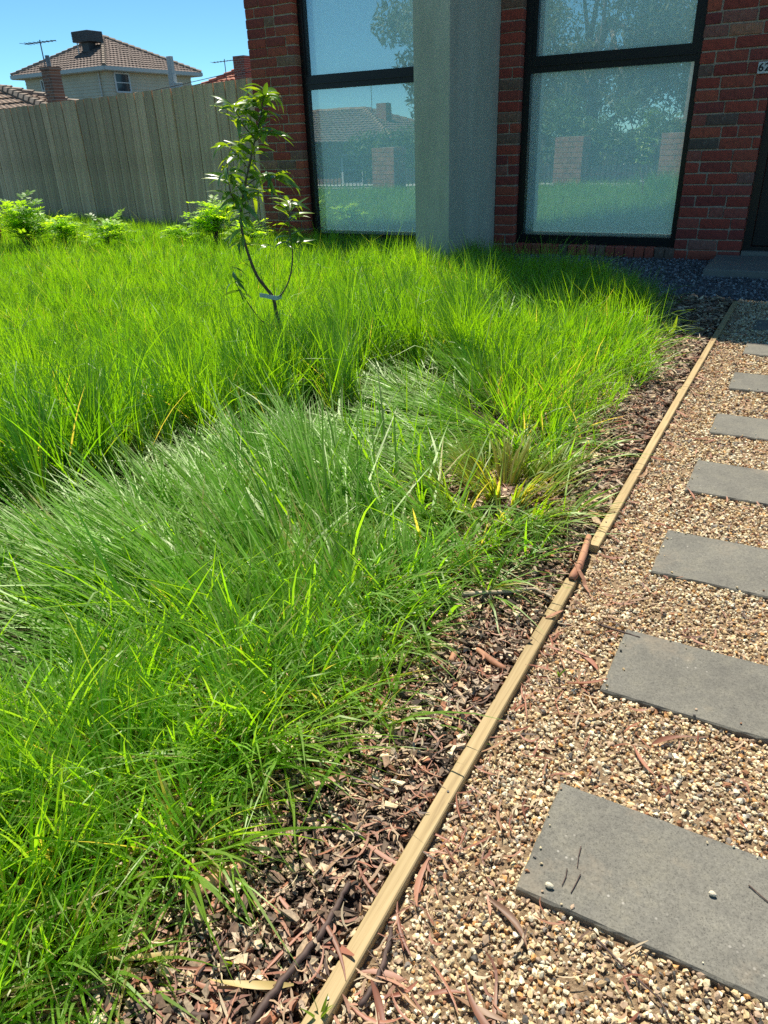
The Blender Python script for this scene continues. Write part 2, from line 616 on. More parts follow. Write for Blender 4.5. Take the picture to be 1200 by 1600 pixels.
def ground_sheet():
    xs = [-600, -200, -80, -40, -25, -15, -10, -6, -3, 0, 3, 6, 12, 25, 50, 100, 250, 600]
    ys = [-600, -200, -80, -34, -27, -20, -13.5, -10.3, -7.9, -5, -2, 0, 3, 8, 20, 40, 80, 200, 600]
    mb = MB()
    for y in ys:
        for x in xs:
            mb.v.append((x, y, terrain_z(y)))
    n = len(xs)
    for j in range(len(ys) - 1):
        for i in range(n - 1):
            mb.f.append((j * n + i, j * n + i + 1, (j + 1) * n + i + 1, (j + 1) * n + i))
    o = mb.build('ground', M['soil'])
    o['kind'] = 'structure'


ground_sheet()


def sheet(name, x0, x1, y0, y1, z, mat, nx=1, ny=1, amp=0.0):
    nz = Noise(0.18, 12, 5)
    X, Y = np.meshgrid(np.linspace(x0, x1, nx + 1), np.linspace(y0, y1, ny + 1))
    Z = np.full_like(X, z) + amp * (nz(X, Y) * 0.5 + 0.5)
    V = np.stack([X, Y, Z], -1).reshape(-1, 3)
    i = np.arange(nx * ny)
    a = (i // nx) * (nx + 1) + i % nx
    F = np.stack([a, a + 1, a + nx + 2, a + nx + 1], 1)
    o = link(name, np_mesh(name, V, [F], smooth=True), mat)
    o['kind'] = 'structure'
    return o


TX0, TX1 = -0.383, -0.353          # the timber edging
MULCH = sheet('mulch_bed', -1.25, TX0 + 0.01, -7.35, -1.62, 0.004, M['mulch'], 40, 140, 0.012)
GRAVEL = sheet('gravel_path', TX0 + 0.01, 1.3, -7.35, -1.62, 0.004, M['gravel'], 30, 100, 0.004)
GREYG = sheet('grey_gravel_strip', -2.6, 1.3, -1.62, 0.02, 0.005, M['bluemetal'], 20, 12, 0.004)

# street behind the camera (seen in the window reflections)
mb = MB()
for (y0, y1) in ((-9.9, -8.5),):
    mb.poly([(-60, y0, terrain_z(y0) + .02), (60, y0, terrain_z(y0) + .02), (60, y1, terrain_z(y1) + .02), (-60, y1, terrain_z(y1) + .02)])
mb.build('footpath', M['footpath'])['kind'] = 'structure'
mb = MB()
mb.poly([(-120, -18.5, terrain_z(-18.5) + .02), (120, -18.5, terrain_z(-18.5) + .02), (120, -12.2, terrain_z(-18.5) + .02), (-120, -12.2, terrain_z(-18.5) + .02)])
mb.build('road', M['asphalt'])['kind'] = 'structure'


# ------------------------------------------------------------------ the brick house
HOUSE = empty('brick_house', (-3, 0.3, 0), 'dark red brick house with tall black framed windows and a grey rendered column', 'house')
# part core behind the facade, set back of the front brick face, with lintel and upper storey
mb = MB()
# made-up roofless court behind the facade, added so sun lights the blinds' backs
mb.box(-5.462, -2.95, 2.6, 8.0, 0.0, 3.3)
mb.box(-2.95, 3.2, 2.6, 8.0, 0.0, 4.5)
mb.box(-5.462, -5.30, 0.32, 2.6, 0.0, 0.35)
mb.box(3.0, 3.2, 0.32, 2.6, 0.0, 4.5)
mb.box(-5.462, -2.95, 0.004, 0.32, 2.98, 3.3)
mb.box(-2.95, 3.2, 0.004, 0.32, 2.98, 4.5)
mb.box(0.47, 3.2, 0.004, 0.32, 0.0, 2.98)
mb.box(-0.5, 0.47, 0.004, 0.32, 2.2, 2.98)
mb.build('wall', M['brick_far'], HOUSE)
MB().box(-3.06, 3.4, -1.06, 0.0, 4.502, 4.75).build('porch_roof', M['column'], HOUSE)
mb = MB().box(-3.041, -2.727, -1.052, 0.3, -0.05, 4.5)
colo = mb.build('column', M['column'], HOUSE, bevel=0.004)

# bricks
def brick_mesh(L, seed):
    """one brick with rough, rounded arrises; x along wall, front at -y; about 60 triangles"""
    r = random.Random(seed)
    D, H = 0.105, 0.076
    bm = bmesh.new()
    bmesh.ops.create_cube(bm, size=1)
    for v in bm.verts:
        v.co = Vector((v.co.x * L, v.co.y * D, v.co.z * H))
    bmesh.ops.bevel(bm, geom=[e for e in bm.edges], offset=0.006, segments=1, affect='EDGES')
    for v in bm.verts:
        v.co += Vector((r.uniform(-1, 1) * 0.0025, r.uniform(-1, 1) * 0.002, r.uniform(-1, 1) * 0.0025))
    me = bpy.data.meshes.new('brick')
    bm.to_mesh(me)
    bm.free()
    me.materials.append(M['brick'])
    return me


STRETCH = [brick_mesh(0.23, s) for s in range(6)]
HEADER = [brick_mesh(0.11, 50 + s) for s in range(6)]
COURSE = 0.086
BR = random.Random(3)


def place_brick(parent, x0, x1, zc, depth_c, rotx=0.0):
    L = x1 - x0
    me = BR.choice(STRETCH if L > 0.15 else HEADER)
    o = bpy.data.objects.new('brick', me)
    COL.objects.link(o)
    o.parent = parent
    off = Vector(parent.location) + HOUSE.location
    o.location = Vector(((x0 + x1) / 2 + BR.uniform(-.002, .002), depth_c + BR.uniform(-.004, .003), zc + BR.uniform(-.002, .002))) - off
    o.scale = (L / (0.23 if L > 0.15 else 0.11), 1, 1 + BR.uniform(-.03, .02))
    o.rotation_euler = (BR.uniform(-.01, .01), BR.uniform(-.012, .012), BR.uniform(-.012, .012))
    return o


def brick_pier(x0, x1, z_top, z0=0.0):
    """a pier: mortar core with each brick as its own piece"""
    core = MB().box(x0 + 0.006, x1 - 0.006, 0.004, 0.318, z0 - 0.03, 2.979).build('brick_wall', M['mortar'], HOUSE)
    n = int((z_top - z0) / COURSE)
    for k in range(n):
        zc = z0 + COURSE * (k + 0.5)
        x = x0
        pat = [(0.11, 0.23), (0.23, 0.11), (0.175, 0.23), (0.23, 0.23)][(k * 3 + BR.randrange(2)) % 4]
        i = 0
        while x < x1 - 0.02:
            L = pat[i] if i < 2 else 0.23
            L += BR.uniform(-.008, .008)
            e = x + L
            if x1 - e < 0.06:
                e = x1
            place_brick(core, x, e, zc, 0.048)
            x = e + 0.010
            i += 1
    return core


P1 = brick_pier(-5.470, -4.893, 2.56)
P2 = brick_pier(-2.725, -2.530, 2.3)
P3 = brick_pier(-1.058, -0.525, 2.2)
# sill bricks on edge below the right window and the door threshold
sill = MB().box(-2.53, -1.06, 0.01, 0.30, -0.03, 0.092).build('brick_sill', M['mortar'], HOUSE)
x = -2.50
while x < -1.10:
    me = BR.choice(HEADER)
    o = bpy.data.objects.new('brick', me)
    COL.objects.link(o)
    o.parent = sill
    o.location = Vector((x + 0.038, 0.03, 0.048))
    o.scale = (0.69, 1.0, 1.25)
    x += 0.086
thr = MB().box(-0.518, 1.2, 0.0, 0.30, -0.03, 0.09).build('door_threshold', M['slab'], HOUSE)
# left sill plain wall below the left window
MB().box(-4.89, -2.95, 0.01, 0.31, -0.03, 0.06).build('brick_sill', M['brick_far'], HOUSE)


def window(x0, x1, z0, zm0, zm1, z1, gx0, gx1, sash):
    f = MB()
    y0, y1 = 0.085, 0.15
    f.box(x0, gx0, y0, y1, z0, z1)
    f.box(gx1, x1, y0, y1, z0, z1)
    f.box(gx0, gx1, y0 + .001, y1 - .001, z0, z0 + 0.068)
    f.box(gx0, gx1, y0 + .001, y1 - .001, z1 - 0.06, z1)
    f.box(gx0, gx1, y0 + .001, y1 - .001, zm0, zm1)
    # drip lip of the transom and of the sill
    f.box(gx0 - .01, gx1 + .01, y0 - .012, y0 + .0005, zm0 + 0.048, zm0 + 0.06)
    f.box(x0 + .001, x1 - .001, y0 - .02, y0 + .0005, z0, z0 + 0.03)
    w = f.build('window', M['black'], HOUSE)
    s = MB()
    a = sash
    s.box(gx0 + .0005, gx0 + a, y0 + .008, y1 - .008, zm1 + .0005, z1 - .061)
    s.box(gx1 - a, gx1 - .0005, y0 + .008, y1 - .008, zm1 + .0005, z1 - .061)
    s.box(gx0 + a, gx1 - a, y0 + .009, y1 - .009, zm1 + .0005, zm1 + a * .55)
    s.build('sash', M['black'], w)
    MB().poly([(gx0 - .004, .118, z0 + .06), (gx1 + .004, .118, z0 + .06), (gx1 + .004, .118, zm0 + .006), (gx0 - .004, .118, zm0 + .006)]).build('pane', M['glass'], w)
    MB().poly([(gx0 + a - .004, .1165, zm1 + a * .5), (gx1 - a + .004, .1165, zm1 + a * .5), (gx1 - a + .004, .1165, z1 - .05), (gx0 + a - .004, .1165, z1 - .05)]).build('pane', M['glass'], w)
    b = MB().poly([(gx0 - .05, .151, z0 + .092), (gx1 + .05, .151, z0 + .092), (gx1 + .05, .151, z1), (gx0 - .05, .151, z1)])
    b.build('blind', M['blind'], w)
    rail = MB().box(gx0 - .05, gx1 + .05, 0.1525, 0.166, z0 + 0.066, z0 + 0.0945)
    rail.build('blind_rail', M['white'], w)
    return w


window(-4.889, -2.90, 0.062, 1.50, 1.615, 2.98, -4.832, -2.955, 0.022)
window(-2.526, -1.062, 0.100, 1.497, 1.60, 2.98, -2.463, -1.110, 0.040)
# door
d = MB().box(-0.455, 0.41, 0.10, 0.145, 0.125, 2.14).build('door', M['door'], HOUSE, bevel=0.003)
mb = MB()
mb.box(-0.521, -0.458, 0.06, 0.18, 0.091, 2.2)
mb.box(0.412, 0.469, 0.06, 0.18, 0.091, 2.2)
mb.box(-0.458, 0.412, 0.06, 0.18, 2.145, 2.2)
mb.box(-0.458, 0.412, 0.06, 0.18, 0.091, 0.122)
mb.build('door_frame', M['black'], d)
MB().tube([(0.34, 0.07, 1.0), (0.34, 0.07, 1.35)], 0.012).build('handle', M['steel'], d)
# house number
def text_obj(name, s, size, loc, parent, mat):
    cu = bpy.data.curves.new(name, 'FONT')
    cu.body = s
    cu.size = size
    cu.extrude = 0.0012
    cu.align_x = 'CENTER'
    cu.align_y = 'CENTER'
    cu.offset = 0.0016
    cu.materials.append(mat)
    tmp = bpy.data.objects.new(name, cu)
    COL.objects.link(tmp)
    bpy.context.view_layer.update()
    me = bpy.data.meshes.new_from_object(tmp)
    bpy.data.objects.remove(tmp)
    o = bpy.data.objects.new(name, me)
    COL.objects.link(o)
    o.parent = parent
    off = Vector((0, 0, 0))
    p = parent
    while p is not None:
        off += Vector(p.location)
        p = p.parent
    o.location = Vector(loc) - off
    o.rotation_euler = (PI / 2, 0, 0)
    return o


plate = MB()
plate.box(-0.630, -0.5875, -0.022, -0.008, 1.376, 1.452)
plate.box(-0.586, -0.5435, -0.022, -0.008, 1.376, 1.452)
plate = plate.build('number_plate', M['white'], HOUSE)
text_obj('digit', '6', 0.075, (-0.608, -0.0235, 1.414), plate, M['black'])
text_obj('digit', '2', 0.075, (-0.565, -0.0235, 1.414), plate, M['black'])

# step slab by the door
mb = MB().box(-0.70, 0.55, -0.82, -0.06, 0.0, 0.065)
tag(mb.build('step_slab', M['slab'], bevel=0.008), 'old grey stone slab laid as a step below the black door', 'step')


# ------------------------------------------------------------------ paling fence
FA, FB = Vector((-5.60, 0.20, 0)), Vector((-13.4, 2.03, 0))
fd = (FB - FA).normalized()
fn = Vector((fd.y, -fd.x, 0))
if fn.y > 0:
    fn = -fn
FENCE = empty('paling_fence', (FA + FB) / 2, 'weathered grey timber paling fence along the far side of the lawn', 'fence')
flen = (FB - FA).length
FR = random.Random(11)
PAL = []
for s in range(6):
    r = random.Random(100 + s)
    bm = bmesh.new()
    bmesh.ops.create_cube(bm, size=1)
    W, T, H = 0.236, 0.018, 1.72
    for v in bm.verts:
        v.co = Vector((v.co.x * W, v.co.y * T, (v.co.z + .5) * H))
    bmesh.ops.subdivide_edges(bm, edges=[e for e in bm.edges if abs(e.verts[0].co.z - e.verts[1].co.z) > 1], cuts=4)
    for v in bm.verts:
        v.co += Vector((r.uniform(-.004, .004), r.uniform(-.0015, .0015), r.uniform(-.006, .006)))
    me = bpy.data.meshes.new('paling')
    bm.to_mesh(me)
    bm.free()
    me.materials.append(M['paling'])
    PAL.append(me)
ang = math.atan2(fd.y, fd.x)
s = 0.0
while s < flen:
    step = 0.214 * FR.uniform(.90, 1.10)
    for k in (0, 1):                       # a face board, then the cover board behind the next joint
        o = bpy.data.objects.new('paling', FR.choice(PAL))
        COL.objects.link(o)
        o.parent = FENCE
        p = FA + fd * (s + (step * .5 if k else 0)) - fn * (0.0215 if k else 0)
        o.location = p - FENCE.location + Vector((0, 0, -0.06 - .035 * k + FR.uniform(-.006, .006)))
        o.rotation_euler = (FR.uniform(-.001, .001), FR.uniform(-.004, .004), ang + FR.uniform(-.008, .008))
        o.scale = ((step - FR.uniform(.012, .018)) / .236 if not k else .74, 1, 1)
    s += step
mb = MB()
for z in (0.35, 1.35):
    mb.bar(FA + Vector((0, 0.085, z)), FB + Vector((0, 0.085, z)), 0.045, 0.08)
mb.build('fence_rail', M['paling'], FENCE)

# dark brick pier at the left edge of the picture, in front of the fence
LP = at(-24, 392, 0.0)
lp = empty('letterbox_pier', LP, 'dark brick pier with a pale block, at the fence by the leftmost shrub', 'brick pier')
mb = MB()
for k in range(12):
    for j in range(2):
        o_ = 0.115 if k % 2 else 0
        mb.box(LP.x - .23 + j * .24 - 0.001 * (k % 3), LP.x + .0 + j * .24 - 0.002 * (k % 2), LP.y - .12, LP.y + .12, k * .086 + .005, k * .086 + .081)
mb.build('brickwork', M['brick'], lp, bevel=0.004, segs=1)['kind'] = 'stuff'
MB().box(LP.x - .222, LP.x + .225, LP.y - .11, LP.y + .11, 0, 1.03).build('mortar_core', M['mortar'], lp)
MB().box(LP.x + .10, LP.x + .245, LP.y - .13, LP.y - .02, .60, .70).build('pale_block', M['slab'], lp, bevel=0.004)


# ------------------------------------------------------------------ neighbours beyond the fence
def tiled_hip(name, cx, cy, ex, ey, ze, za, parent, mat, ridge_mat, course=0.33, ridge_half=0.0):
    """hip roof of overlapping tile courses: every course a real stepped strip with scalloped lower edge"""
    apexes = [Vector((cx - ridge_half, cy, za)), Vector((cx + ridge_half, cy, za))]
    cs = [Vector((cx - ex, cy - ey, ze)), Vector((cx + ex, cy - ey, ze)), Vector((cx + ex, cy + ey, ze)), Vector((cx - ex, cy + ey, ze))]
    tops = {0: (apexes[0], apexes[1]), 1: (apexes[1], apexes[1]), 2: (apexes[1], apexes[0]), 3: (apexes[0], apexes[0])}
    mb = MB()
    for k in range(4):
        a, b = cs[k], cs[(k + 1) % 4]
        ta, tb = tops[k]
        nrm = (b - a).cross(ta - a).normalized()
        slope = ((a + b) / 2 - (ta + tb) / 2).length
        n = max(4, int(slope / course))
        for i in range(n):
            t0, t1 = i / n, min(1, (i + 1.12) / n)
            p0, p1 = a.lerp(ta, t0), b.lerp(tb, t0)
            q0, q1 = a.lerp(ta, t1), b.lerp(tb, t1)
            w = (p1 - p0).length
            m = max(2, int(w / 0.30)) * 2
            i0 = len(mb.v)
            for j in range(m + 1):
                u = j / m
                lift = 0.05 if j % 2 else 0.02
                mb.v.append(tuple(p0.lerp(p1, u) + nrm * (0.055 + lift)))
                mb.v.append(tuple(q0.lerp(q1, u) + nrm * (0.005 + lift)))
                mb.v.append(tuple(p0.lerp(p1, u) + nrm * 0.0))
            for j in range(m):
                c = i0 + 3 * j
                mb.f.append((c, c + 3, c + 4, c + 1))
                mb.f.append((c + 2, c + 5, c + 3, c))
    r = mb.build('roof', mat, parent)
    for k in range(4):
        t = tops[k][0]
        n = 16
        d = t - cs[k]
        cap = MB()
        for i in range(n):
            p, q = cs[k] + d * (i / n), cs[k] + d * ((i + 1.05) / n)
            up = Vector((0, 0, 0.07))
            cap.tube([p + up * 1.1, q + up * 0.8], [0.15, 0.12], 6)
        cap.build('hip_capping', ridge_mat, r)
    if ridge_half > 0.2:
        MB().tube([apexes[0] + Vector((0, 0, .06)), apexes[1] + Vector((0, 0, .06))], 0.13, 6).build('hip_capping', ridge_mat, r)
    return r


def antenna(parent, base, h, boom_dir, L, mat):
    b = Vector(base)
    m = MB().tube([b, b + Vector((0, 0, h))], 0.02, 5)
    t = b + Vector((0, 0, h * 0.93))
    bd = Vector(boom_dir).normalized()
    m.bar(t - bd * L * .5, t + bd * L * .5, 0.025)
    sd = bd.cross(Vector((0, 0, 1)))
    for k in range(8):
        p = t + bd * L * (-.48 + .13 * k)
        w = 0.28 - 0.02 * k
        m.bar(p - sd * w, p + sd * w, 0.012)
    return m.build('antenna', mat, parent)


# two-storey weatherboard house: coordinates relative to the camera stand
def rel(dx, dy):
    return CX + dx, CY + dy


hx, hy = rel(-43.0, 40.3)
NH = empty('weatherboard_house', (hx, hy, 0), 'two storey cream weatherboard house with a grey tiled hip roof and roof cooler', 'house')
HE, ZE, ZA = 4.25, 5.35, 7.45
tiled_hip('roof', hx, hy, HE, HE, ZE, ZA, NH, M['tile_grey'], M['ridge'])
WL = HE - 0.55
mb = MB()
bz = 0.18
z = 0.0
while z < ZE - 0.15:                       # lapped boards
    for (p, q) in (((-1, -1), (1, -1)), ((1, -1), (1, 1)), ((1, 1), (-1, 1)), ((-1, 1), (-1, -1))):
        o0, o1 = WL + 0.03, WL
        i0 = len(mb.v)
        mb.v += [(hx + p[0] * o0, hy + p[1] * o0, z), (hx + q[0] * o0, hy + q[1] * o0, z), (hx + q[0] * o1, hy + q[1] * o1, z + bz), (hx + p[0] * o1, hy + p[1] * o1, z + bz), (hx + p[0] * o1, hy + p[1] * o1, z), (hx + q[0] * o1, hy + q[1] * o1, z)]
        mb.f += [(i0, i0 + 1, i0 + 2, i0 + 3), (i0 + 4, i0 + 5, i0 + 1, i0)]
    z += bz
mb.build('wall', M['board'], NH)
mb = MB()
e = HE + 0.02
for (p, q) in (((-1, -1), (1, -1)), ((1, -1), (1, 1)), ((1, 1), (-1, 1)), ((-1, 1), (-1, -1))):
    mb.bar((hx + p[0] * e, hy + p[1] * e, ZE - .04), (hx + q[0] * e, hy + q[1] * e, ZE - .04), 0.14, 0.2)
mb.build('gutter', M['gutter'], NH)
mb = MB().box(hx - HE, hx + HE, hy - HE, hy + HE, ZE - .17, ZE - .14)
mb.build('soffit', M['gutter'], NH)
for px_ in (WL - 0.55, -1.9):
    MB().tube([(hx + px_, hy - WL - .1, ZE - .2), (hx + px_, hy - WL - .1, 0)], 0.05, 6).build('downpipe', M['gutter'], NH)


def far_window(parent, c, ux, w, h, out):
    """framed window on a far wall; c centre, ux unit along the wall, out unit outwards"""
    c, ux, out = Vector(c), Vector(ux), Vector(out)
    zz = Vector((0, 0, 1))
    f = MB()
    t = 0.09
    for s in (-1, 1):
        f.bar(c + ux * s * w / 2 - zz * h / 2, c + ux * s * w / 2 + zz * h / 2, t, t)
        f.bar(c + zz * s * h / 2 - ux * w / 2 + out * .003, c + zz * s * h / 2 + ux * w / 2 + out * .003, t, t)
    f.bar(c - ux * w / 2 + out * .004, c + ux * w / 2 + out * .004, .05, .05)
    w_ = f.build('window', M['white'], parent)
    g = MB()
    a = c - out * .02
    g.poly([a - ux * w / 2 - zz * h / 2, a + ux * w / 2 - zz * h / 2, a + ux * w / 2 + zz * h / 2, a - ux * w / 2 + zz * h / 2])
    g.build('pane', M['far_glass'], w_)


far_window(NH, (hx + WL + .06, hy - WL + 1.15, 4.62), (0, 1, 0), 1.15, 1.0, (1, 0, 0))
far_window(NH, (hx - WL + 2.1, hy - WL - .06, 4.5), (1, 0, 0), 1.1, 1.1, (0, -1, 0))
# evaporative cooler on the roof slope
cxp, cyp = hx + 0.55, hy - 1.75
mb = MB()
cb = Vector((cxp, cyp, 7.02))
mb.box(cb.x - .72, cb.x + .72, cb.y - .6, cb.y + .6, cb.z, cb.z + .58)
for k in range(6):
    mb.box(cb.x - .74, cb.x + .74, cb.y - .62, cb.y + .62, cb.z + .06 + k * .085, cb.z + .09 + k * .085)
cool = mb.build('evaporative_cooler', M['cooler'], NH, bevel=0.012, segs=1)
MB().box(cb.x - .3, cb.x + .3, cb.y - .3, cb.y + .3, 6.2, 7.02).build('duct', M['cooler'], cool)
MB().bar((cb.x - .45, cb.y - .5, 6.25), (cb.x - .45, cb.y - .5, 7.02), .05).build('leg', M['gutter'], cool)

# nearer tiled roof with brown brick chimney
ax, ay = rel(-20.2, 17.9)
TH = empty('tiled_house', (ax, ay, 0), 'low house showing only a corner of tan tiled roof above the fence', 'house')
tiled_hip('roof', ax - 8.6, ay + 2.0, 8.6, 2.0, 1.60, 3.06, TH, M['tile_tan'], M['ridge'], course=0.3, ridge_half=2.0)
MB().box(ax - 15.5, ax - .4, ay + .4, ay + 3.6, 0, 1.60).build('wall', M['brick_brown'], TH)
chx, chy = rel(-22.3, 18.5)
ch = MB().box(chx - .2, chx + .2, chy - .2, chy + .2, 1.0, 3.30)
ch.box(chx - .23, chx + .23, chy - .23, chy + .23, 3.302, 3.40)
ch = ch.build('chimney', M['brick_brown'], TH)
MB().tube([(chx - .02, chy, 3.4), (chx - .02, chy, 3.72)], 0.07, 8).build('flue', M['steel'], ch)
antenna(ch, (chx - .2, chy, 3.2), 0.95, (1, .25, .03), 1.15, M['steel'])

# terracotta roof to the right of it
rx, ry = rel(-22.6, 33.0)
RH = empty('terracotta_house', (rx, ry, 0), 'house with an orange terracotta tiled roof partly hidden by the brick corner', 'house')
tiled_hip('roof', rx, ry, 4.1, 4.0, 3.0, 4.95, RH, M['tile_red'], M['tile_red'], course=0.3)
MB().box(rx - 3.6, rx + 3.6, ry - 3.5, ry + 3.5, 0, 2.95).build('wall', M['brick_brown'], RH)
cx2, cy2 = rel(-23.4, 29.7)
MB().box(cx2 - .3, cx2 + .3, cy2 - .3, cy2 + .3, 3.2, 4.42).build('chimney', M['brick_far'], RH)
a2x, a2y = rel(-24.5, 29.8)
antenna(RH, (a2x, a2y, 3.2), 1.2, (1, .3, .05), 1.15, M['steel'])

# pale post standing at the weatherboard house
px_, py_ = rel(-37.0, 40.0)
po = MB()
po.box(px_ - .42, px_ + .02, py_ - .15, py_ + .15, 0, 5.05)
po.box(px_ + .05, px_ + .45, py_ - .15, py_ + .15, 0, 4.55)
po.box(px_ - .38, px_ - .02, py_ - .12, py_ + .12, 5.051, 6.0)
tag(po.build('vent_post', M['gutter'], bevel=0.01, segs=1), 'pale square boxed post rising above the fence before the weatherboard house', 'post')

# overhead cables
def cable(name, a, b, sag, label, r=0.012):
    a, b = Vector(a), Vector(b)
    pts = []
    for i in range(25):
        t = i / 24
        p = a.lerp(b, t)
        p.z -= sag * 4 * t * (1 - t)
        pts.append(p)
    return tag(MB().tube(pts, r, 5).build(name, M['cable']), label, 'cable')


def far_pt(px, py, dist):
    d = ray(px, py)
    h = math.hypot(d.x, d.y)
    return CAM + d * (dist / h)


cable('overhead_cable', far_pt(150, 158, 34), far_pt(470, 84, 34), 0.1, 'upper of two thin dark cables crossing the sky to the brick corner')
cable('overhead_cable', far_pt(270, 140, 30), far_pt(470, 88, 30), 0.06, 'lower of two thin dark cables crossing the sky to the brick corner')


# ------------------------------------------------------------------ sapling
SB = at(437, 522, 0.19)
SB.z = 0.0
vn = Vector((SB.x - CX, SB.y - CY, 0)).normalized()
vs = Vector((vn.y, -vn.x, 0))
SAP = empty('sapling', SB, 'slender young sapling with curved green leaves and a pale tag on its stem', 'sapling')


def sp(cx_, cy_, dep=0.0):
    """point of the sapling's own upright plane (crop coordinates of my survey), pushed dep metres along the view"""
    px, py = 300 + cx_ / 3.905, 110 + cy_ / 3.905
    d = ray(px, py)
    t = (SB - CAM).dot(vn) / d.dot(vn)
    return CAM + d * t + vn * dep


def limb(pts, r0, r1, deps=(0, 0)):
    n = len(pts)
    P = [sp(p[0], p[1], deps[0] + (deps[1] - deps[0]) * i / (n - 1)) for i, p in enumerate(pts)]
    # smooth by subdividing
    Q = []
    for i in range(n - 1):
        for k in range(4):
            t = k / 4
            p0, p1, p2, p3 = P[max(i - 1, 0)], P[i], P[i + 1], P[min(i + 2, n - 1)]
            Q.append(0.5 * ((2 * p1) + (p2 - p0) * t + (2 * p0 - 5 * p1 + 4 * p2 - p3) * t * t + (3 * p1 - p0 - 3 * p2 + p3) * t ** 3))
    Q.append(P[-1])
    return Q, [r0 + (r1 - r0) * i / (len(Q) - 1) for i in range(len(Q))]


trunk_px = [(556, 1660), (545, 1590), (515, 1480), (490, 1380), (400, 1260), (340, 1110), (305, 980), (300, 890), (312, 760), (345, 600), (385, 420), (425, 250), (440, 120)]
TQ, TR = limb(trunk_px, 0.0105, 0.0022)
TQ[0].z = -0.03
MB().tube(TQ, TR, 8).build('trunk', M['stem'], SAP, smooth=True)
BRANCHES = [
    ([(300, 880), (262, 800), (236, 740), (222, 640), (214, 560)], 0.0035, 0.0015, (0, -.05)),
    ([(510, 1400), (560, 1350), (600, 1260), (616, 1130), (602, 1030), (594, 900), (598, 800)], 0.0045, 0.0018, (0, .06)),
    ([(535, 1565), (440, 1535), (370, 1450), (300, 1340), (268, 1280), (250, 1180)], 0.0035, 0.0012, (0, -.08)),
    ([(495, 1370), (435, 1290), (415, 1230)], 0.002, 0.001, (0, -.03)),
    ([(505, 1385), (500, 1280), (508, 1120)], 0.002, 0.001, (0, .03)),
    ([(385, 420), (310, 330), (270, 250), (240, 215)], 0.0028, 0.0012, (0, -.05)),
    ([(345, 600), (285, 530), (240, 480), (200, 455)], 0.0025, 0.001, (0, .06)),
    ([(312, 760), (260, 690), (205, 655)], 0.0022, 0.001, (0, .05)),
    ([(385, 430), (440, 390), (480, 380)], 0.0022, 0.001, (0, -.05)),
    ([(335, 700), (410, 650), (480, 640), (520, 650)], 0.0025, 0.001, (0, -.06)),
    ([(318, 800), (380, 770), (430, 740)], 0.002, 0.001, (0, .05)),
    ([(425, 250), (400, 190), (350, 170)], 0.002, 0.001, (0, .04)),
    ([(300, 1150), (300, 1060), (290, 990)], 0.0015, 0.0008, (0, .05)),
    ([(600, 1260), (640, 1200), (660, 1160)], 0.0012, 0.0006, (0.03, .08)),
]
BQ = []
for pts, r0, r1, dp in BRANCHES:
    q, r = limb(pts, r0, r1, dp)
    BQ.append(q)
    MB().tube(q, r, 6).build('branch', M['stem'], SAP, smooth=True)


def leaf_mesh(seed, wid, arch, mat):
    """unit-long sickle leaf along +x, folded on the midrib, arching down"""
    r = random.Random(seed)
    n = 7
    v, f = [], []
    sick = r.uniform(-.25, .25)
    for i in range(n + 1):
        t = i / n
        w = wid * (math.sin(PI * min(1, t ** 0.75)) ** 0.9) * 0.5 + 0.004
        a = arch * t
        x = math.sin(a) / arch if arch > .01 else t
        z = -(1 - math.cos(a)) / arch if arch > .01 else 0
        y = sick * t * t
        for s in (-1, 0, 1):
            v.append((x, y + s * w, z + (0.35 * w if s else 0)))
    for i in range(n):
        for k in range(2):
            a = i * 3 + k
            f.append((a, a + 1, a + 4, a + 3))
    me = bpy.data.meshes.new('leaf')
    me.from_pydata(v, [], f)
    me.polygons.foreach_set('use_smooth', [True] * len(f))
    me.materials.append(mat)
    me.update()
    return me


SLEAF = [leaf_mesh(s, random.Random(s).uniform(.15, .22), a, M['sap_leaf']) for s, a in enumerate((0.5, .9, 1.3, 1.7, 2.1))]
LR = random.Random(21)


def add_leaf(p, d, L, me=None, parent=SAP, roll=None, name='leaf'):
    """leaf at p pointing along d"""
    o = bpy.data.objects.new(name, me or LR.choice(SLEAF))
    COL.objects.link(o)
    o.parent = parent
    x = Vector(d).normalized()
    up = Vector((0, 0, 1))
    y = up.cross(x)
    if y.length < .05:
        y = Vector((0, 1, 0))
    y.normalize()
    z = x.cross(y)
    m = Matrix((x, y, z)).transposed().to_4x4() @ Matrix.Rotation(LR.uniform(-.9, .9) if roll is None else roll, 4, 'X')
    m = m @ Matrix.Diagonal((L, L, L, 1))
    m.translation = Vector(p) - Vector(parent.location)
    o.matrix_local = m
    return o


def leaves_along(Q, t0, t1, n, L0, L1, upb=0.2):
    for k in range(n):
        t = t0 + (t1 - t0) * (k + LR.random()) / n
        i = min(len(Q) - 2, int(t * (len(Q) - 1)))
        p = Q[i].lerp(Q[i + 1], t * (len(Q) - 1) - i)
        a = k * 2.4 + LR.uniform(-.5, .5)
        d = vs * math.cos(a) + vn * math.sin(a) * .8 + Vector((0, 0, upb + LR.uniform(-.45, .55)))
        add_leaf(p, d, LR.uniform(L0, L1))


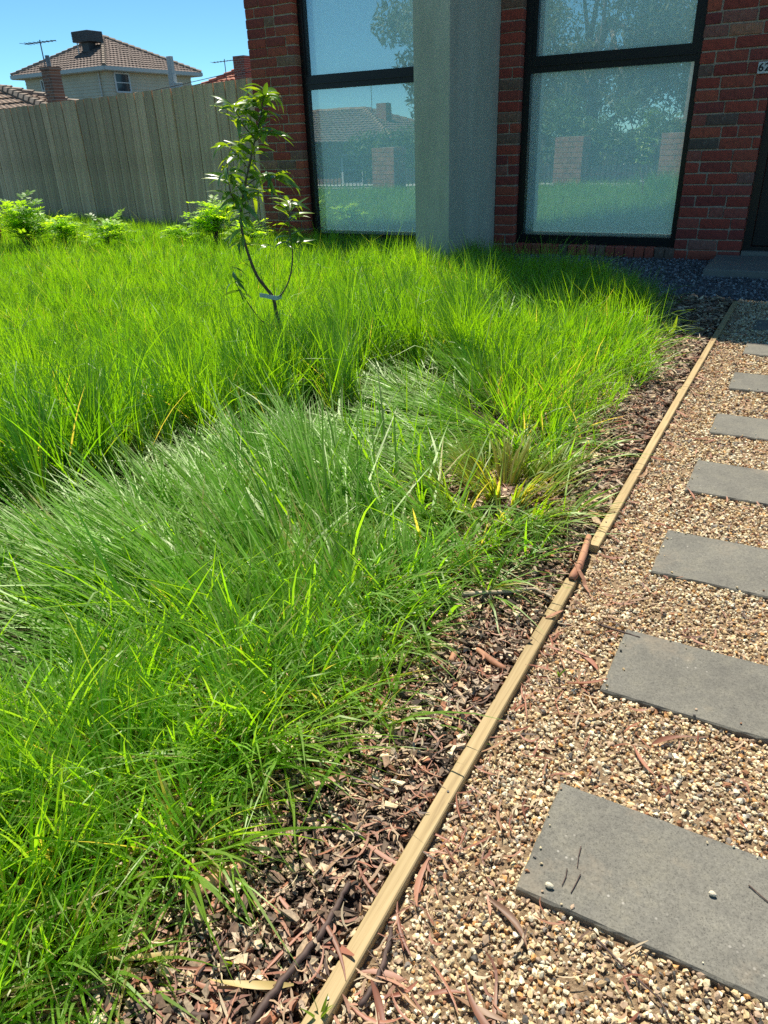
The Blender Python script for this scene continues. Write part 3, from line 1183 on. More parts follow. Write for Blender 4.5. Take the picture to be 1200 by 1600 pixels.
leaves_along(TQ, .44, .58, 9, .075, .110, .1)
leaves_along(TQ, .54, .80, 31, 0.086, 0.138)
leaves_along(TQ, .78, 1.0, 44, 0.086, 0.138, .45)
leaves_along(BQ[0], .15, 1.0, 17, 0.081, 0.132)
leaves_along(BQ[1], .55, 1.0, 34, 0.081, 0.132, .3)
leaves_along(BQ[2], .55, 1.0, 9, 0.081, 0.108, .0)
leaves_along(BQ[5], .2, 1.0, 23, 0.081, 0.132, .4)
leaves_along(BQ[6], .2, 1.0, 17, 0.081, 0.132)
leaves_along(BQ[7], .2, 1.0, 14, 0.081, 0.132)
leaves_along(BQ[8], .2, 1.0, 13, 0.092, 0.144)
leaves_along(BQ[9], .3, 1.0, 17, 0.092, 0.144)
leaves_along(BQ[10], .2, 1.0, 10, 0.081, 0.120)
leaves_along(BQ[11], .3, 1.0, 14, 0.081, 0.132, .5)
leaves_along(BQ[12], .4, 1.0, 5, 0.069, 0.108, .0)
for cxy, dx in (((460, 1080), -1), ((420, 1070), 1), ((590, 1070), -1), ((285, 1180), 1), ((320, 1160), 1)):
    add_leaf(sp(*cxy), vs * dx + Vector((0, 0, .2)), .075, SLEAF[2])
# plastic tag tied round the stem
tg = []
for k, (cx_, cy_, dz) in enumerate([(412, 1372, 0.0), (450, 1374, -.012), (490, 1383, -.016), (520, 1388, -.010), (548, 1382, 0.012)]):
    tg.append((sp(cx_, cy_ - 14, dz), sp(cx_, cy_ + 12, dz)))
mb = MB()
for a, b in tg:
    mb.v += [tuple(a), tuple(b), tuple(a + vn * .0012), tuple(b + vn * .0012)]
for k in range(len(tg) - 1):
    c = k * 4
    mb.f += [(c, c + 1, c + 5, c + 4), (c + 2, c + 6, c + 7, c + 3), (c, c + 4, c + 6, c + 2), (c + 1, c + 3, c + 7, c + 5)]
mb.build('plant_tag', M['tagm'], SAP)


# ------------------------------------------------------------------ leafy weeds by the fence
def weed(px, py, zt, w, top, nst, label, seed):
    r = random.Random(seed)
    for k in range(40):                      # stands clear of the fence's own shade
        B = at(px, py, zt + k * .02)
        if (Vector((B.x, B.y, 0)) - FA).dot(fn) > .80:
            break
    B.z = 0
    d = ray(px, top)
    h = CZ + d.z * (math.hypot(B.x - CX, B.y - CY) / math.hypot(d.x, d.y))
    root = empty('leafy_weed', B, label, 'weed', 'leafy weeds growing along the fence')
    V, F, T = [], [], []
    stems = MB()
    for s in range(nst):
        a = r.uniform(0, 2 * PI)
        lean = r.uniform(.05, 1.0)
        hh = h * r.uniform(.6, 1.0) * (1 - .35 * lean)
        tip = B + Vector((math.cos(a) * w * lean, math.sin(a) * w * lean * .7, hh))
        mid = B + Vector((math.cos(a) * w * lean * .3, math.sin(a) * w * lean * .2, hh * .7))
        pts = [B.lerp(mid, k / 3) for k in range(3)] + [mid.lerp(tip, k / 4) for k in range(5)]
        stems.tube(pts, [.004 - .003 * i / 7 for i in range(8)], 4)
        base_t = r.choice([(.18, .32, .03), (.24, .40, .035), (.30, .46, .05), (.14, .27, .03)])
        # pinnate leaves at the upper stem
        for q in range(7):
            t = .35 + .65 * q / 6
            i = min(6, int(t * 7))
            p = pts[i].lerp(pts[i + 1], t * 7 - i)
            fa = r.uniform(0, 2 * PI)
            fdir = Vector((math.cos(fa), math.sin(fa), r.uniform(-.1, .7))).normalized()
            L = r.uniform(.13, .24) * (h / .6) ** .5
            for k in range(8):
                for sgn in (-1, 1):
                    c = p + fdir * L * (k + 1) / 8 + Vector((0, 0, -.12 * L * ((k / 7) ** 2)))
                    sd = fdir.cross(Vector((0, 0, 1))).normalized() * sgn
                    ld = (sd * .9 + fdir * .5 + Vector((0, 0, r.uniform(-.3, .3)))).normalized()
                    ll = L * r.uniform(.22, .32)
                    wd = fdir * ll * .24
                    i0 = len(V)
                    V += [c, c + ld * ll * .5 + wd, c + ld * ll, c + ld * ll * .5 - wd]
                    F.append((i0, i0 + 1, i0 + 2, i0 + 3))
                    v_ = r.uniform(.8, 1.25)
                    T += [tuple(x * v_ for x in base_t)] * 4
    stems.build('stem', M['stem'], root)
    me = np_mesh('foliage', np.array([tuple(v) for v in V]), [np.array(F)], np.array(T))
    o = link('foliage', me, M['weed'], root)
    o['kind'] = 'stuff'


weed(44, 372, .2, .46, 303, 26, 'widest bright green leafy weed, at the left end of the fence beside the brick pier', 1)
weed(100, 368, .2, .30, 330, 16, 'low leafy weed between the two taller weeds by the fence', 2)
weed(168, 372, .2, .30, 328, 13, 'leafy green weed with upright tip standing alone before the middle of the fence', 3)
weed(336, 364, .2, .32, 304, 20, 'leafy green weed at the fence just behind the sapling', 4)
weed(290, 364, .2, .30, 345, 12, 'short leafy weed low before the fence, left of the sapling', 5)
weed(392, 362, .2, .22, 330, 10, 'short leafy weed low between the sapling and the brick corner', 6)


# ------------------------------------------------------------------ pavers on the gravel path
PX0, PL = -0.201, 0.50
PAV = [(-6.3443, -6.1196), (-5.8424, -5.6159), (-5.3325, -5.0934), (-4.8008, -4.5403), (-4.2453, -4.0225), (-3.6651, -3.4128), (-3.0562, -2.8169), (-2.49, -2.26)]
PLAB = ['large grey stone paver nearest the camera, with a white pebble and dark twigs on it',
        'grey stone paver with a tan smear, second from the camera',
        'grey stone paver with a curled leaf at its front edge, third from the camera',
        'grey stone paver halfway up the path, fourth from the camera',
        'light grey stone paver, fifth from the camera and third before the shade edge',
        'light grey stone paver, second before the shade edge',
        'pale sunlit stone paver lying right at the edge of the house shade',
        'dark bluish stone paver lying in the shade of the house']
for k, (y0, y1) in enumerate(PAV):
    r = random.Random(300 + k)
    bm = bmesh.new()
    bmesh.ops.create_grid(bm, x_segments=26, y_segments=12, size=0.5)
    top = bm.faces[:]
    for v in bm.verts:
        v.co = Vector((PX0 + (v.co.x + .5) * PL, y0 + (v.co.y + .5) * (y1 - y0), 0.020))
    edge = [e for e in bm.edges if e.is_boundary]
    ret = bmesh.ops.extrude_edge_only(bm, edges=edge)
    nv = [g for g in ret['geom'] if isinstance(g, bmesh.types.BMVert)]
    cxm, cym = PX0 + PL / 2, (y0 + y1) / 2
    for v in nv:                      # small worn chamfer, then down the side
        v.co.x += 0.003 * (1 if v.co.x > cxm else -1) * (1 if abs(v.co.x - cxm) > PL / 2 - .001 else 0) + r.uniform(-.0012, .0012)
        v.co.y += 0.003 * (1 if v.co.y > cym else -1) * (1 if abs(v.co.y - cym) > (y1 - y0) / 2 - .001 else 0) + r.uniform(-.0012, .0012)
        v.co.z -= 0.003 + r.uniform(0, .0015)
    edge = [e for e in bm.edges if e.is_boundary]
    ret = bmesh.ops.extrude_edge_only(bm, edges=edge)
    for v in [g for g in ret['geom'] if isinstance(g, bmesh.types.BMVert)]:
        v.co.z = -0.02
    for v in bm.verts:
        if v.co.z > 0.0195:
            v.co.z += r.uniform(-.0006, .0006)
    bmesh.ops.rotate(bm, cent=(cxm, cym, 0), matrix=Matrix.Rotation(r.uniform(-.008, .008), 3, 'Z') @ Matrix.Rotation(r.uniform(-.006, .006), 3, 'X'), verts=bm.verts[:])
    bmesh.ops.recalc_face_normals(bm, faces=bm.faces)
    me = bpy.data.meshes.new('paver')
    bm.to_mesh(me)
    bm.free()
    o = link('paver', me, M['paver'])
    tag(o, PLAB[k], 'paver', 'stone pavers set in the gravel path')


# ------------------------------------------------------------------ timber edging
def edging(y0, y1, dx0, dx1, label, seed):
    r = random.Random(seed)
    n = max(4, int((y1 - y0) / .12))
    mb = MB()
    for i in range(n + 1):
        t = i / n
        y = y0 + (y1 - y0) * t
        x = (TX0 + TX1) / 2 + dx0 + (dx1 - dx0) * t + r.uniform(-.0004, .0004)
        h = 0.029 + r.uniform(-.0004, .0004)
        w = .0136 + r.uniform(-.0003, .0003)
        c = .002
        mb.v += [(x - w, y, -.02), (x - w, y, h - c), (x - w + c, y, h), (x + w - c, y, h), (x + w, y, h - c), (x + w, y, -.02)]
        if i:
            a = (i - 1) * 6
            for k in range(5):
                mb.f.append((a + k, a + k + 1, a + k + 7, a + k + 6))
    mb.f.append((0, 1, 2, 3, 4, 5))
    e = n * 6
    mb.f.append((e + 5, e + 4, e + 3, e + 2, e + 1, e))
    o = mb.build('edging_board', M['edging'])
    return tag(o, label, 'edging board', 'timber edging between the mulch and the gravel')


def nails(board, pts):
    for (px, py) in pts:
        p = at(px, py, .0295)
        MB().tube([p - Vector((0, 0, .002)), p + Vector((0, 0, .0012))], .0022, 8).build('nail', M['black'], board)


yj1a = at(897, 905, .03).y
yj1b = at(926, 851, .03).y
yj2 = at(1076, 604, .03).y
ed1 = edging(-7.3, yj1a, 0.0, -.003, 'pale pine edging board nearest the camera, ending at the curled bark', 1)
ed2 = edging(yj1b, yj2 - .004, 0.003, 0.0, 'pine edging board in the middle of the path edge, starting beyond the curled bark', 2)
edging(yj2, -1.80, 0.001, 0.003, 'pine edging board farthest away, its end lying in the house shade', 3)
nails(ed1, [(700, 1237), (512, 1560)])
nails(ed2, [(947, 816), (960, 800), (1062, 628)])
pg = at(1063, 613, .02)
tag(MB().box(pg.x - .012, pg.x + .012, pg.y - .03, pg.y + .03, -.05, .028).build('edging_peg', M['edging'], bevel=.002), 'small square timber peg beside the joint of the far edging board', 'peg')


# ------------------------------------------------------------------ gravel
ICO = None


def rocks(P, R_, pal, palw, hi, name, mat, flat=0.75):
    """joined crushed stones: P (n,3) centres, R_ radii"""
    n = len(P)
    if hi:
        bm = bmesh.new()
        bmesh.ops.create_icosphere(bm, subdivisions=1, radius=1)
        base = np.array([v.co[:] for v in bm.verts])
        F0 = np.array([[v.index for v in f.verts] for f in bm.faces])
        bm.free()
    else:
        base = np.array([(x, y, z) for x in (-1, 1) for y in (-1, 1) for z in (-1, 1)]) * 0.72
        F0 = np.array([(0, 1, 3, 2), (4, 6, 7, 5), (0, 4, 5, 1), (2, 3, 7, 6), (0, 2, 6, 4), (1, 5, 7, 3)])
    k = len(base)
    V = base[None] * rng.uniform(.58, 1.30, (n, k, 1)) + rng.uniform(-.14, .14, (n, k, 3))
    sc = np.stack([rng.uniform(.75, 1.3, n), rng.uniform(.7, 1.05, n), rng.uniform(.5, .9, n) * flat / .75], -1)
    V = V * sc[:, None] * R_[:, None, None]
    q = rng.normal(size=(n, 4)) * np.array([1.3, .35, .35, 1.3])
    q /= np.linalg.norm(q, axis=1, keepdims=True)
    w, x, y, z = q.T
    Rm = np.stack([np.stack([1 - 2 * (y * y + z * z), 2 * (x * y - z * w), 2 * (x * z + y * w)], -1), np.stack([2 * (x * y + z * w), 1 - 2 * (x * x + z * z), 2 * (y * z - x * w)], -1), np.stack([2 * (x * z - y * w), 2 * (y * z + x * w), 1 - 2 * (x * x + y * y)], -1)], 1)
    V = np.einsum('nij,nkj->nki', Rm, V) + P[:, None]
    F = (F0[None] + (np.arange(n) * k)[:, None, None]).reshape(-1, F0.shape[1])
    pal = np.array(pal)
    c = pal[rng.choice(len(pal), n, p=np.array(palw) / sum(palw))] * rng.uniform(.75, 1.2, (n, 1))
    T = np.repeat(c, k, 0)
    return V.reshape(-1, 3), F, T


GPAL = [(.70, .57, .36), (.82, .74, .54), (.56, .40, .22), (.58, .31, .11), (.33, .16, .08), (.24, .21, .18), (.10, .09, .08), (.48, .34, .23), (.72, .54, .29), (.38, .27, .18)]
GW = [28, 17, 12, 4.5, 5.5, 4, 2.5, 16, 9, 9]


def off_pavers(x, y, m=0.0):
    ok = np.ones(len(x), bool)
    for (y0, y1) in PAV:
        ok &= ~((x > PX0 - m) & (x < PX0 + PL + m) & (y > y0 - m) & (y < y1 + m))
    return ok


def scatter_gravel():
    Vs, Fs, Ts, off = [], [], [], 0
    lay = [(-.356, .30, -7.1, -5.2, 38000, .0027, .0060, True), (-.356, .30, -5.2, -4.0, 19000, .0034, .0062, False), (-.356, .30, -4.0, -1.66, 16000, .0046, .0072, False), (.30, .9, -7.1, -1.7, 5000, .008, .013, False)]
    for (x0, x1, y0, y1, n, r0, r1, hi) in lay:
        x, y = rng.uniform(x0, x1, n), rng.uniform(y0, y1, n)
        r = rng.uniform(0, 1, n) ** 1.6 * (r1 - r0) + r0
        ok = off_pavers(x, y, 0.002) & (x - r > -.357)
        x, y, r = x[ok], y[ok], r[ok]
        nz = Noise(.25, 12, 9)
        z = .004 + rng.uniform(0, .010, len(x)) + .002 * nz(x, y)
        V, F, T = rocks(np.stack([x, y, z], -1), r, GPAL, GW, hi, '', None)
        # patches with more rusty or sandy stones
        f = Noise(.3, 12, 12)(x, y)
        k = len(V) // len(x)
        warm = np.clip(.5 + .5 * f, 0, 1)[:, None]
        tw = (1 - .22 * warm) * np.array([[1, 1, 1]]) + .22 * warm * np.array([[1.0, .85, .65]])
        T = T * np.repeat(tw, k, 0)
        Vs.append(V)
        Fs.append(F + off)
        Ts.append(T)
        off += len(V)
    ex_, ey_ = [], []
    for (y0, y1) in PAV:
        for _ in range(16):
            s_ = rng.integers(0, 3)
            tt = rng.uniform(0, 1)
            inn = abs(rng.normal(0, .012)) - .004
            ex_.append(PX0 + inn if s_ == 0 else PX0 + PL * .75 * tt)
            ey_.append(y0 + (y1 - y0) * tt if s_ == 0 else (y0 + inn if s_ == 1 else y1 - inn))
    m_ = len(ex_)
    V, F, T = rocks(np.stack([np.array(ex_), np.array(ey_), np.full(m_, .0225)], -1), rng.uniform(.0016, .0042, m_), GPAL, GW, True, '', None)
    Vs.append(V)
    Fs.append(F + off)
    Ts.append(T)
    me = np_mesh('gravel', np.concatenate(Vs), Fs, np.concatenate(Ts))
    o = link('gravel', me, M['stone'])
    o['kind'] = 'stuff'
    o['label'] = 'crushed tan and cream gravel of the path'
    # grey crushed rock below the facade, in the shade
    n = 7000
    x, y = rng.uniform(-2.3, .5, n), rng.uniform(-1.66, 0.0, n)
    ok = ~((x > -.70) & (y > -.82) & (y < -.05))
    x, y = x[ok], y[ok]
    V, F, T = rocks(np.stack([x, y, .006 + rng.uniform(0, .009, len(x))], -1), rng.uniform(.005, .0105, len(x)), [(.17, .17, .18), (.28, .28, .29), (.08, .08, .085), (.4, .4, .4)], [5, 4, 3, 1.5], False, '', None)
    o = link('grey_gravel', np_mesh('grey_gravel', V, [F], T), M['stone'])
    o['kind'] = 'stuff'


scatter_gravel()


# ------------------------------------------------------------------ bark mulch
EDGE_PX = [(1040, 470), (1035, 540), (1030, 590), (950, 660), (920, 720), (870, 800), (862, 870), (740, 930), (640, 1010), (600, 1100), (500, 1190), (380, 1300), (250, 1430), (130, 1530), (90, 1600)]
EP = np.array([at(*p)[:2] for p in EDGE_PX])
EO = np.argsort(EP[:, 1])
EX, EY = EP[EO, 0], EP[EO, 1]


def grass_edge(y):
    return np.interp(y, EY, EX) - np.interp(y, [-6.3, -5.4, -4.0, -2.5], [.03, .055, .085, .07])


MPAL = [(.065, .042, .028), (.115, .080, .055), (.14, .088, .060), (.042, .029, .022), (.22, .165, .115), (.36, .26, .16), (.21, .09, .05), (.50, .39, .25), (.30, .23, .17)]
MW = [9, 14, 11, 6, 16, 8, 7, 6, 13]


def chips(n, x0, x1, y0, y1, l0, l1, zmax):
    x, y = rng.uniform(x0, x1, n), rng.uniform(y0, y1, n)
    z = .010 + rng.uniform(0, zmax, n) + .010 * (Noise(.18, 12, 5)(x, y) * .5 + .5)
    L = l0 + (l1 - l0) * rng.uniform(0, 1, n) ** 2
    asp = rng.uniform(.10, .62, n)
    base = np.array([(sx, sy, sz) for sx in (-1, 1) for sy in (-1, 1) for sz in (-1, 1)], float) * .5
    jag = rng.uniform(-.38, .30, (n, 4, 1, 2)).repeat(2, 2).reshape(n, 8, 2)
    V = base[None] + np.concatenate([jag, rng.uniform(-.9, .9, (n, 8, 1))], -1)
    V = V * np.stack([L, L * asp, rng.uniform(.0015, .005, n)], -1)[:, None]
    a = rng.uniform(0, 2 * PI, n)
    t1, t2 = rng.normal(0, .28, n), rng.normal(0, .28, n)
    ca, sa = np.cos(a), np.sin(a)
    X, Y, Z = V[..., 0], V[..., 1], V[..., 2]
    Z2 = Z + X * np.sin(t1)[:, None] + Y * np.sin(t2)[:, None]
    V = np.stack([X * ca[:, None] - Y * sa[:, None] + x[:, None], X * sa[:, None] + Y * ca[:, None] + y[:, None], np.maximum(Z2 + z[:, None], .002)], -1)
    ok = (x + L * .35 < TX0 - .001)
    V = V[ok]
    m = len(V)
    F0 = np.array([(0, 1, 3, 2), (4, 6, 7, 5), (0, 4, 5, 1), (2, 3, 7, 6), (0, 2, 6, 4), (1, 5, 7, 3)])
    F = (F0[None] + (np.arange(m) * 8)[:, None, None]).reshape(-1, 4)
    pal = np.array(MPAL)
    c = pal[rng.choice(len(pal), m, p=np.array(MW) / sum(MW))] * rng.uniform(.7, 1.35, (m, 1))
    return V.reshape(-1, 3), F, np.repeat(c * 1.5, 8, 0)


def scatter_mulch():
    out = [chips(21000, -.95, TX0, -7.1, -5.3, .004, .022, .016), chips(11000, -.95, TX0, -5.3, -3.6, .007, .030, .016), chips(7500, -1.15, TX0, -3.6, -1.7, .012, .036, .018)]
    Vs, Fs, Ts, off = [], [], [], 0
    for V, F, T in out:
        Vs.append(V)
        Fs.append(F + off)
        Ts.append(T)
        off += len(V)
    o = link('bark_chips', np_mesh('bark_chips', np.concatenate(Vs), Fs, np.concatenate(Ts)), M['chip'])
    o['kind'] = 'stuff'
    o['label'] = 'dark brown bark chip mulch between the grass and the timber edging'


scatter_mulch()


# ------------------------------------------------------------------ fallen gum leaves and twigs
def fallen_mesh(seed, wid):
    """dry curved gum leaf, unit long"""
    r = random.Random(seed)
    n = 7
    v, f = [], []
    sick, curl, tw = r.uniform(-.7, .7), r.uniform(-.10, .28), r.uniform(-1.2, 1.2)
    cup = r.uniform(-.5, .9)
    for i in range(n + 1):
        t = i / n
        w = wid * (math.sin(PI * min(1, (t * .96 + .02) ** .8)) ** .8) * .5 + .002
        x, y, z = t - .5, sick * (t - .5) ** 2 * 1.2, curl * (4 * (t - .5) ** 2) * .25 + .03
        a = tw * (t - .5)
        for s in (-1, 0, 1):
            v.append((x, y + s * w * math.cos(a), z + s * w * math.sin(a) + (cup * w if s else 0)))
    zm = min(p[2] for p in v)
    v = [(a, b, c - zm) for a, b, c in v]
    for i in range(n):
        for k in range(2):
            a = i * 3 + k
            f.append((a, a + 1, a + 4, a + 3))
    me = bpy.data.meshes.new('fallen_leaf')
    me.from_pydata(v, [], f)
    me.polygons.foreach_set('use_smooth', [True] * len(f))
    me.materials.append(M['dry_leaf'])
    me.update()
    return me


FALL = [fallen_mesh(s, w) for s, w in enumerate((.05, .065, .07, .08, .09, .10, .11, .055, .12, .045, .075, .09))]
FRN = random.Random(77)


def drop_leaf(parent, x, y, z, L, a=None):
    o = bpy.data.objects.new('fallen_leaf', FRN.choice(FALL))
    COL.objects.link(o)
    o.parent = parent
    o.location = Vector((x, y, z)) - Vector(parent.location)
    o.rotation_euler = (FRN.uniform(-.35, .35), FRN.uniform(-.12, .12), FRN.uniform(0, 2 * PI) if a is None else a)
    o.scale = (L, L, L)
    return o


for k in range(290):
    y = -6.75 + 4.6 * FRN.random() ** 1.5
    e = float(grass_edge(y))
    x = FRN.uniform(e - .12, TX0 - .015)
    drop_leaf(MULCH, x, y, .020 + FRN.random() * .012, FRN.uniform(.05, .135))
for k in range(175):
    y = -6.8 + 4.3 * FRN.random() ** 1.4
    x = TX1 + .012 + .38 * FRN.random() ** 1.9
    if off_pavers(np.array([x]), np.array([y]), .02)[0]:
        drop_leaf(GRAVEL, x, y, .016 + FRN.random() * .006, FRN.uniform(.04, .095))


def small_litter():
    """crumbled leaf bits, needles and straw among mulch and gravel: nobody could count them"""
    n = 6500
    y = -7.0 + 5.2 * rng.uniform(0, 1, n) ** 1.2
    onm = rng.uniform(0, 1, n) < .78
    x = np.where(onm, TX0 - .01 - rng.uniform(0, .42, n), TX1 + .01 + .5 * rng.uniform(0, 1, n) ** 2.2)
    ok = off_pavers(x, y, .01)
    x, y, onm = x[ok], y[ok], onm[ok]
    n = len(x)
    L = rng.uniform(.012, .055, n)
    W = rng.uniform(.0010, .0042, n)
    a = rng.uniform(0, 2 * PI, n)
    bend = rng.normal(0, .35, n)
    z0 = np.where(onm, .022, .014) + rng.uniform(0, .012, n)
    S = 4
    t = np.linspace(-.5, .5, S + 1)
    aa = a[:, None] + bend[:, None] * t * 2
    cx_ = x[:, None] + L[:, None] * t * np.cos(aa)
    cy_ = y[:, None] + L[:, None] * t * np.sin(aa)
    cz_ = z0[:, None] + L[:, None] * rng.normal(0, .12, n)[:, None] * t + np.abs(rng.normal(0, .15, n))[:, None] * L[:, None] * t * t
    w = W[:, None] * (1 - (2 * np.abs(t)) ** 3)[None] * .5 + .0003
    sx, sy = -np.sin(aa) * w, np.cos(aa) * w
    V = np.stack([np.stack([cx_ - sx, cy_ - sy, cz_], -1), np.stack([cx_ + sx, cy_ + sy, cz_ + w * .4], -1)], 2).reshape(n, -1, 3)
    F0 = np.array([(2 * i, 2 * i + 1, 2 * i + 3, 2 * i + 2) for i in range(S)])
    F = (F0[None] + (np.arange(n) * 2 * (S + 1))[:, None, None]).reshape(-1, 4)
    pal = np.array([(.36, .15, .09), (.26, .10, .06), (.50, .33, .20), (.58, .46, .30), (.12, .07, .05), (.44, .22, .14)])
    c = pal[rng.integers(0, 6, n)] * rng.uniform(.7, 1.2, (n, 1))
    o = link('leaf_litter', np_mesh('leaf_litter', V.reshape(-1, 3), [F], np.repeat(c, 2 * (S + 1), 0)), M['dry_leaf_tint'])
    o['kind'] = 'stuff'
    o['label'] = 'crumbled dry leaf bits and straw over mulch and gravel'


small_litter()


def stick(name, pxs, z, r0, r1, label, cat='stick', mat='twig', wob=.3, group=None):
    P = [at(p[0], p[1], z if len(p) < 3 else p[2]) for p in pxs]
    Q = []
    for i in range(len(P) - 1):
        for k in range(5):
            Q.append(P[i].lerp(P[i + 1], k / 5))
    Q.append(P[-1])
    r = random.Random(hash(label) % 999 if False else len(label) * 7 + int(pxs[0][0]))
    Q = [q + Vector((r.uniform(-1, 1), r.uniform(-1, 1), r.uniform(-.5, .5))) * r0 * wob for q in Q]
    R_ = [(r0 + (r1 - r0) * i / (len(Q) - 1)) * r.uniform(.86, 1.12) for i in range(len(Q))]
    return tag(MB().tube(Q, R_, 8).build(name, M[mat], smooth=True), label, cat, group)


stick('stick', [(388, 1606), (420, 1560), (468, 1500), (508, 1450), (528, 1410), (545, 1378)], .030, .0055, .0042, 'long dark brown stick on the mulch close beside the nearest edging board')
stick('stick', [(562, 1572), (590, 1530), (606, 1480), (612, 1450)], .021, .0042, .0034, 'dark reddish stick on the gravel just right of the nearest edging board')
stick('stick', [(205, 1574), (240, 1575), (290, 1582), (325, 1588)], .028, .0055, .0040, 'short smooth reddish brown stick on the mulch at the bottom edge')
stick('stick', [(300, 1535), (340, 1482), (380, 1420), (420, 1352)], .030, .0022, .0013, 'thin straight dark twig crossing the mulch near the green sprout', 'twig')
stick('stick', [(930, 1465), (980, 1515), (1030, 1560), (1050, 1600)], .019, .0016, .0011, 'thin reddish twig on the gravel in front of the nearest paver', 'twig')
stick('stick', [(935, 975), (965, 985), (1000, 996)], .020, .003, .002, 'small dark twig lying at the corner of the second paver', 'twig')
stick('stick', [(720, 928), (760, 926), (800, 924), (835, 920), (862, 932)], .036, .0065, .0030, 'pale bleached peeling stick on the mulch where the grass opens', 'stick', 'barkpale')
stick('stick', [(768, 880), (785, 905), (800, 925)], .030, .006, .004, 'short pale stick poking out of the grass onto the mulch', 'stick', 'barkpale')
for k, (a, b, c, lab) in enumerate([((908, 1322), (904, 1338), (902, 1355), 'uppermost of three dark needles on the nearest paver'), ((886, 1357), (884, 1370), (878, 1383), 'lower left of three dark needles on the nearest paver'), ((907, 1366), (900, 1380), (892, 1395), 'lower right of three dark needles on the nearest paver')]):
    stick('needle', [a, b, c], .0225, .0009, .0006, lab, 'needle', wob=.1)
stick('needle', [(1170, 1383), (1186, 1397), (1204, 1412)], .0225, .001, .0008, 'straight dark needle near the right end of the nearest paver', 'needle', wob=.1)


def pebble(px, py, r, col, label):
    p = at(px, py, .022)
    bm = bmesh.new()
    bmesh.ops.create_icosphere(bm, subdivisions=2, radius=r)
    rr = random.Random(int(px))
    ph = [rr.uniform(0, 6) for _ in range(3)]
    for v in bm.verts:
        k = 1 + .16 * math.sin(v.co.x / r * 2 + ph[0]) + .14 * math.sin(v.co.y / r * 2.4 + ph[1])
        v.co = Vector((v.co.x * k * 1.1, v.co.y * k * .9, v.co.z * k * .7)) + p + Vector((0, 0, r * .55))
    me = bpy.data.meshes.new('pebble')
    bm.to_mesh(me)
    bm.free()
    o = link('pebble', me, simple_mat('pebble', col, .7, .15, 200))
    tag(o, label, 'pebble')


pebble(859, 1386, .0056, (.62, .56, .42), 'single cream pebble at the left end of the nearest paver')
pebble(1114, 1398, .0048, (.66, .58, .44), 'single cream pebble in the middle of the nearest paver')


# curled bark
def curl_bark(pxs, z, w0, w1, turn, label, mat='barkpiece'):
    P = [at(p[0], p[1], z) for p in pxs]
    Q = []
    for i in range(len(P) - 1):
        for k in range(4):
            Q.append(P[i].lerp(P[i + 1], k / 4))
    Q.append(P[-1])
    n, m = len(Q), 9
    v, f = [], []
    r = random.Random(int(pxs[0][0]))
    for i, q in enumerate(Q):
        d = (Q[min(i + 1, n - 1)] - Q[max(i - 1, 0)]).normalized()
        s = Vector((-d.y, d.x, 0)).normalized()
        t = i / (n - 1)
        R_ = (w0 + (w1 - w0) * t) * (1 if 0 < i < n - 1 else .8) * r.uniform(.92, 1.08)
        for shell in (1.0, .88):
            for k in range(m):
                a = -turn / 2 + turn * k / (m - 1) + r.uniform(-.05, .05)
                v.append(tuple(q + s * math.sin(a) * R_ * shell + Vector((0, 0, 1)) * math.cos(a) * R_ * shell))
    for i in range(n - 1):
        for sh in range(2):
            for k in range(m - 1):
                a = i * 2 * m + sh * m + k
                f.append((a, a + 1, a + 2 * m + 1, a + 2 * m))
        for k in (0, m - 1):
            a = i * 2 * m + k
            f.append((a, a + m, a + 3 * m, a + 2 * m))
    for i in (0, n - 1):
        for k in range(m - 1):
            a = i * 2 * m + k
            f.append((a, a + 1, a + m + 1, a + m))
    mb = MB()
    mb.v, mb.f = v, f
    return tag(mb.build('bark_piece', M[mat], smooth=True), label, 'bark piece')


curl_bark([(296, 1400), (325, 1383), (352, 1370), (380, 1356)], .026, .011, .013, 3.4, 'curled tube of reddish brown bark where the near grass meets the mulch')
curl_bark([(920, 838), (912, 865), (905, 885), (893, 905)], .034, .009, .0105, 4.2, 'curled reddish bark lying across the gap in the timber edging')
curl_bark([(935, 678), (960, 672), (985, 668)], .024, .012, .007, 3.0, 'flat pinkish strip of bark on the mulch far up the grass edge')
curl_bark([(705, 1035), (712, 1018), (726, 1010)], .026, .008, .008, 3.6, 'small dark red bark roll on the mulch below the pale stick')
curl_bark([(745, 1015), (770, 1034), (790, 1046)], .026, .008, .006, 3.2, 'thin brown bark strip on the mulch close to the edging board')


def strip(pxs, z, w, label, col):
    """a dry ribbon of bark hanging over the timber"""
    P = [at(p[0], p[1], p[2]) for p in pxs]
    mb = MB()
    for i, q in enumerate(P):
        d = (P[min(i + 1, len(P) - 1)] - P[max(i - 1, 0)]).normalized()
        s = d.cross(Vector((0, 0, 1))).normalized() * w * (1 if 0 < i < len(P) - 1 else .3)
        mb.v += [tuple(q - s), tuple(q + s), tuple(q - s + Vector((0, 0, .0015))), tuple(q + s + Vector((0, 0, .0015)))]
        if i:
            c = (i - 1) * 4
            mb.f += [(c, c + 1, c + 5, c + 4), (c + 2, c + 6, c + 7, c + 3), (c, c + 4, c + 6, c + 2), (c + 1, c + 3, c + 7, c + 5)]
    tag(mb.build('bark_ribbon', M[col], smooth=False), label, 'bark ribbon')


strip([(898, 880, .046), (905, 893, .044), (912, 905, .032), (914, 915, .022), (920, 926, .018)], 0, .005, 'dry bark ribbon hanging off the timber gap onto the gravel', 'barkpiece')
strip([(852, 966, .030), (862, 962, .036), (872, 957, .036), (880, 954, .034)], 0, .004, 'short pinkish leaf strip lying across the top of the nearest edging board', 'barkpiece')


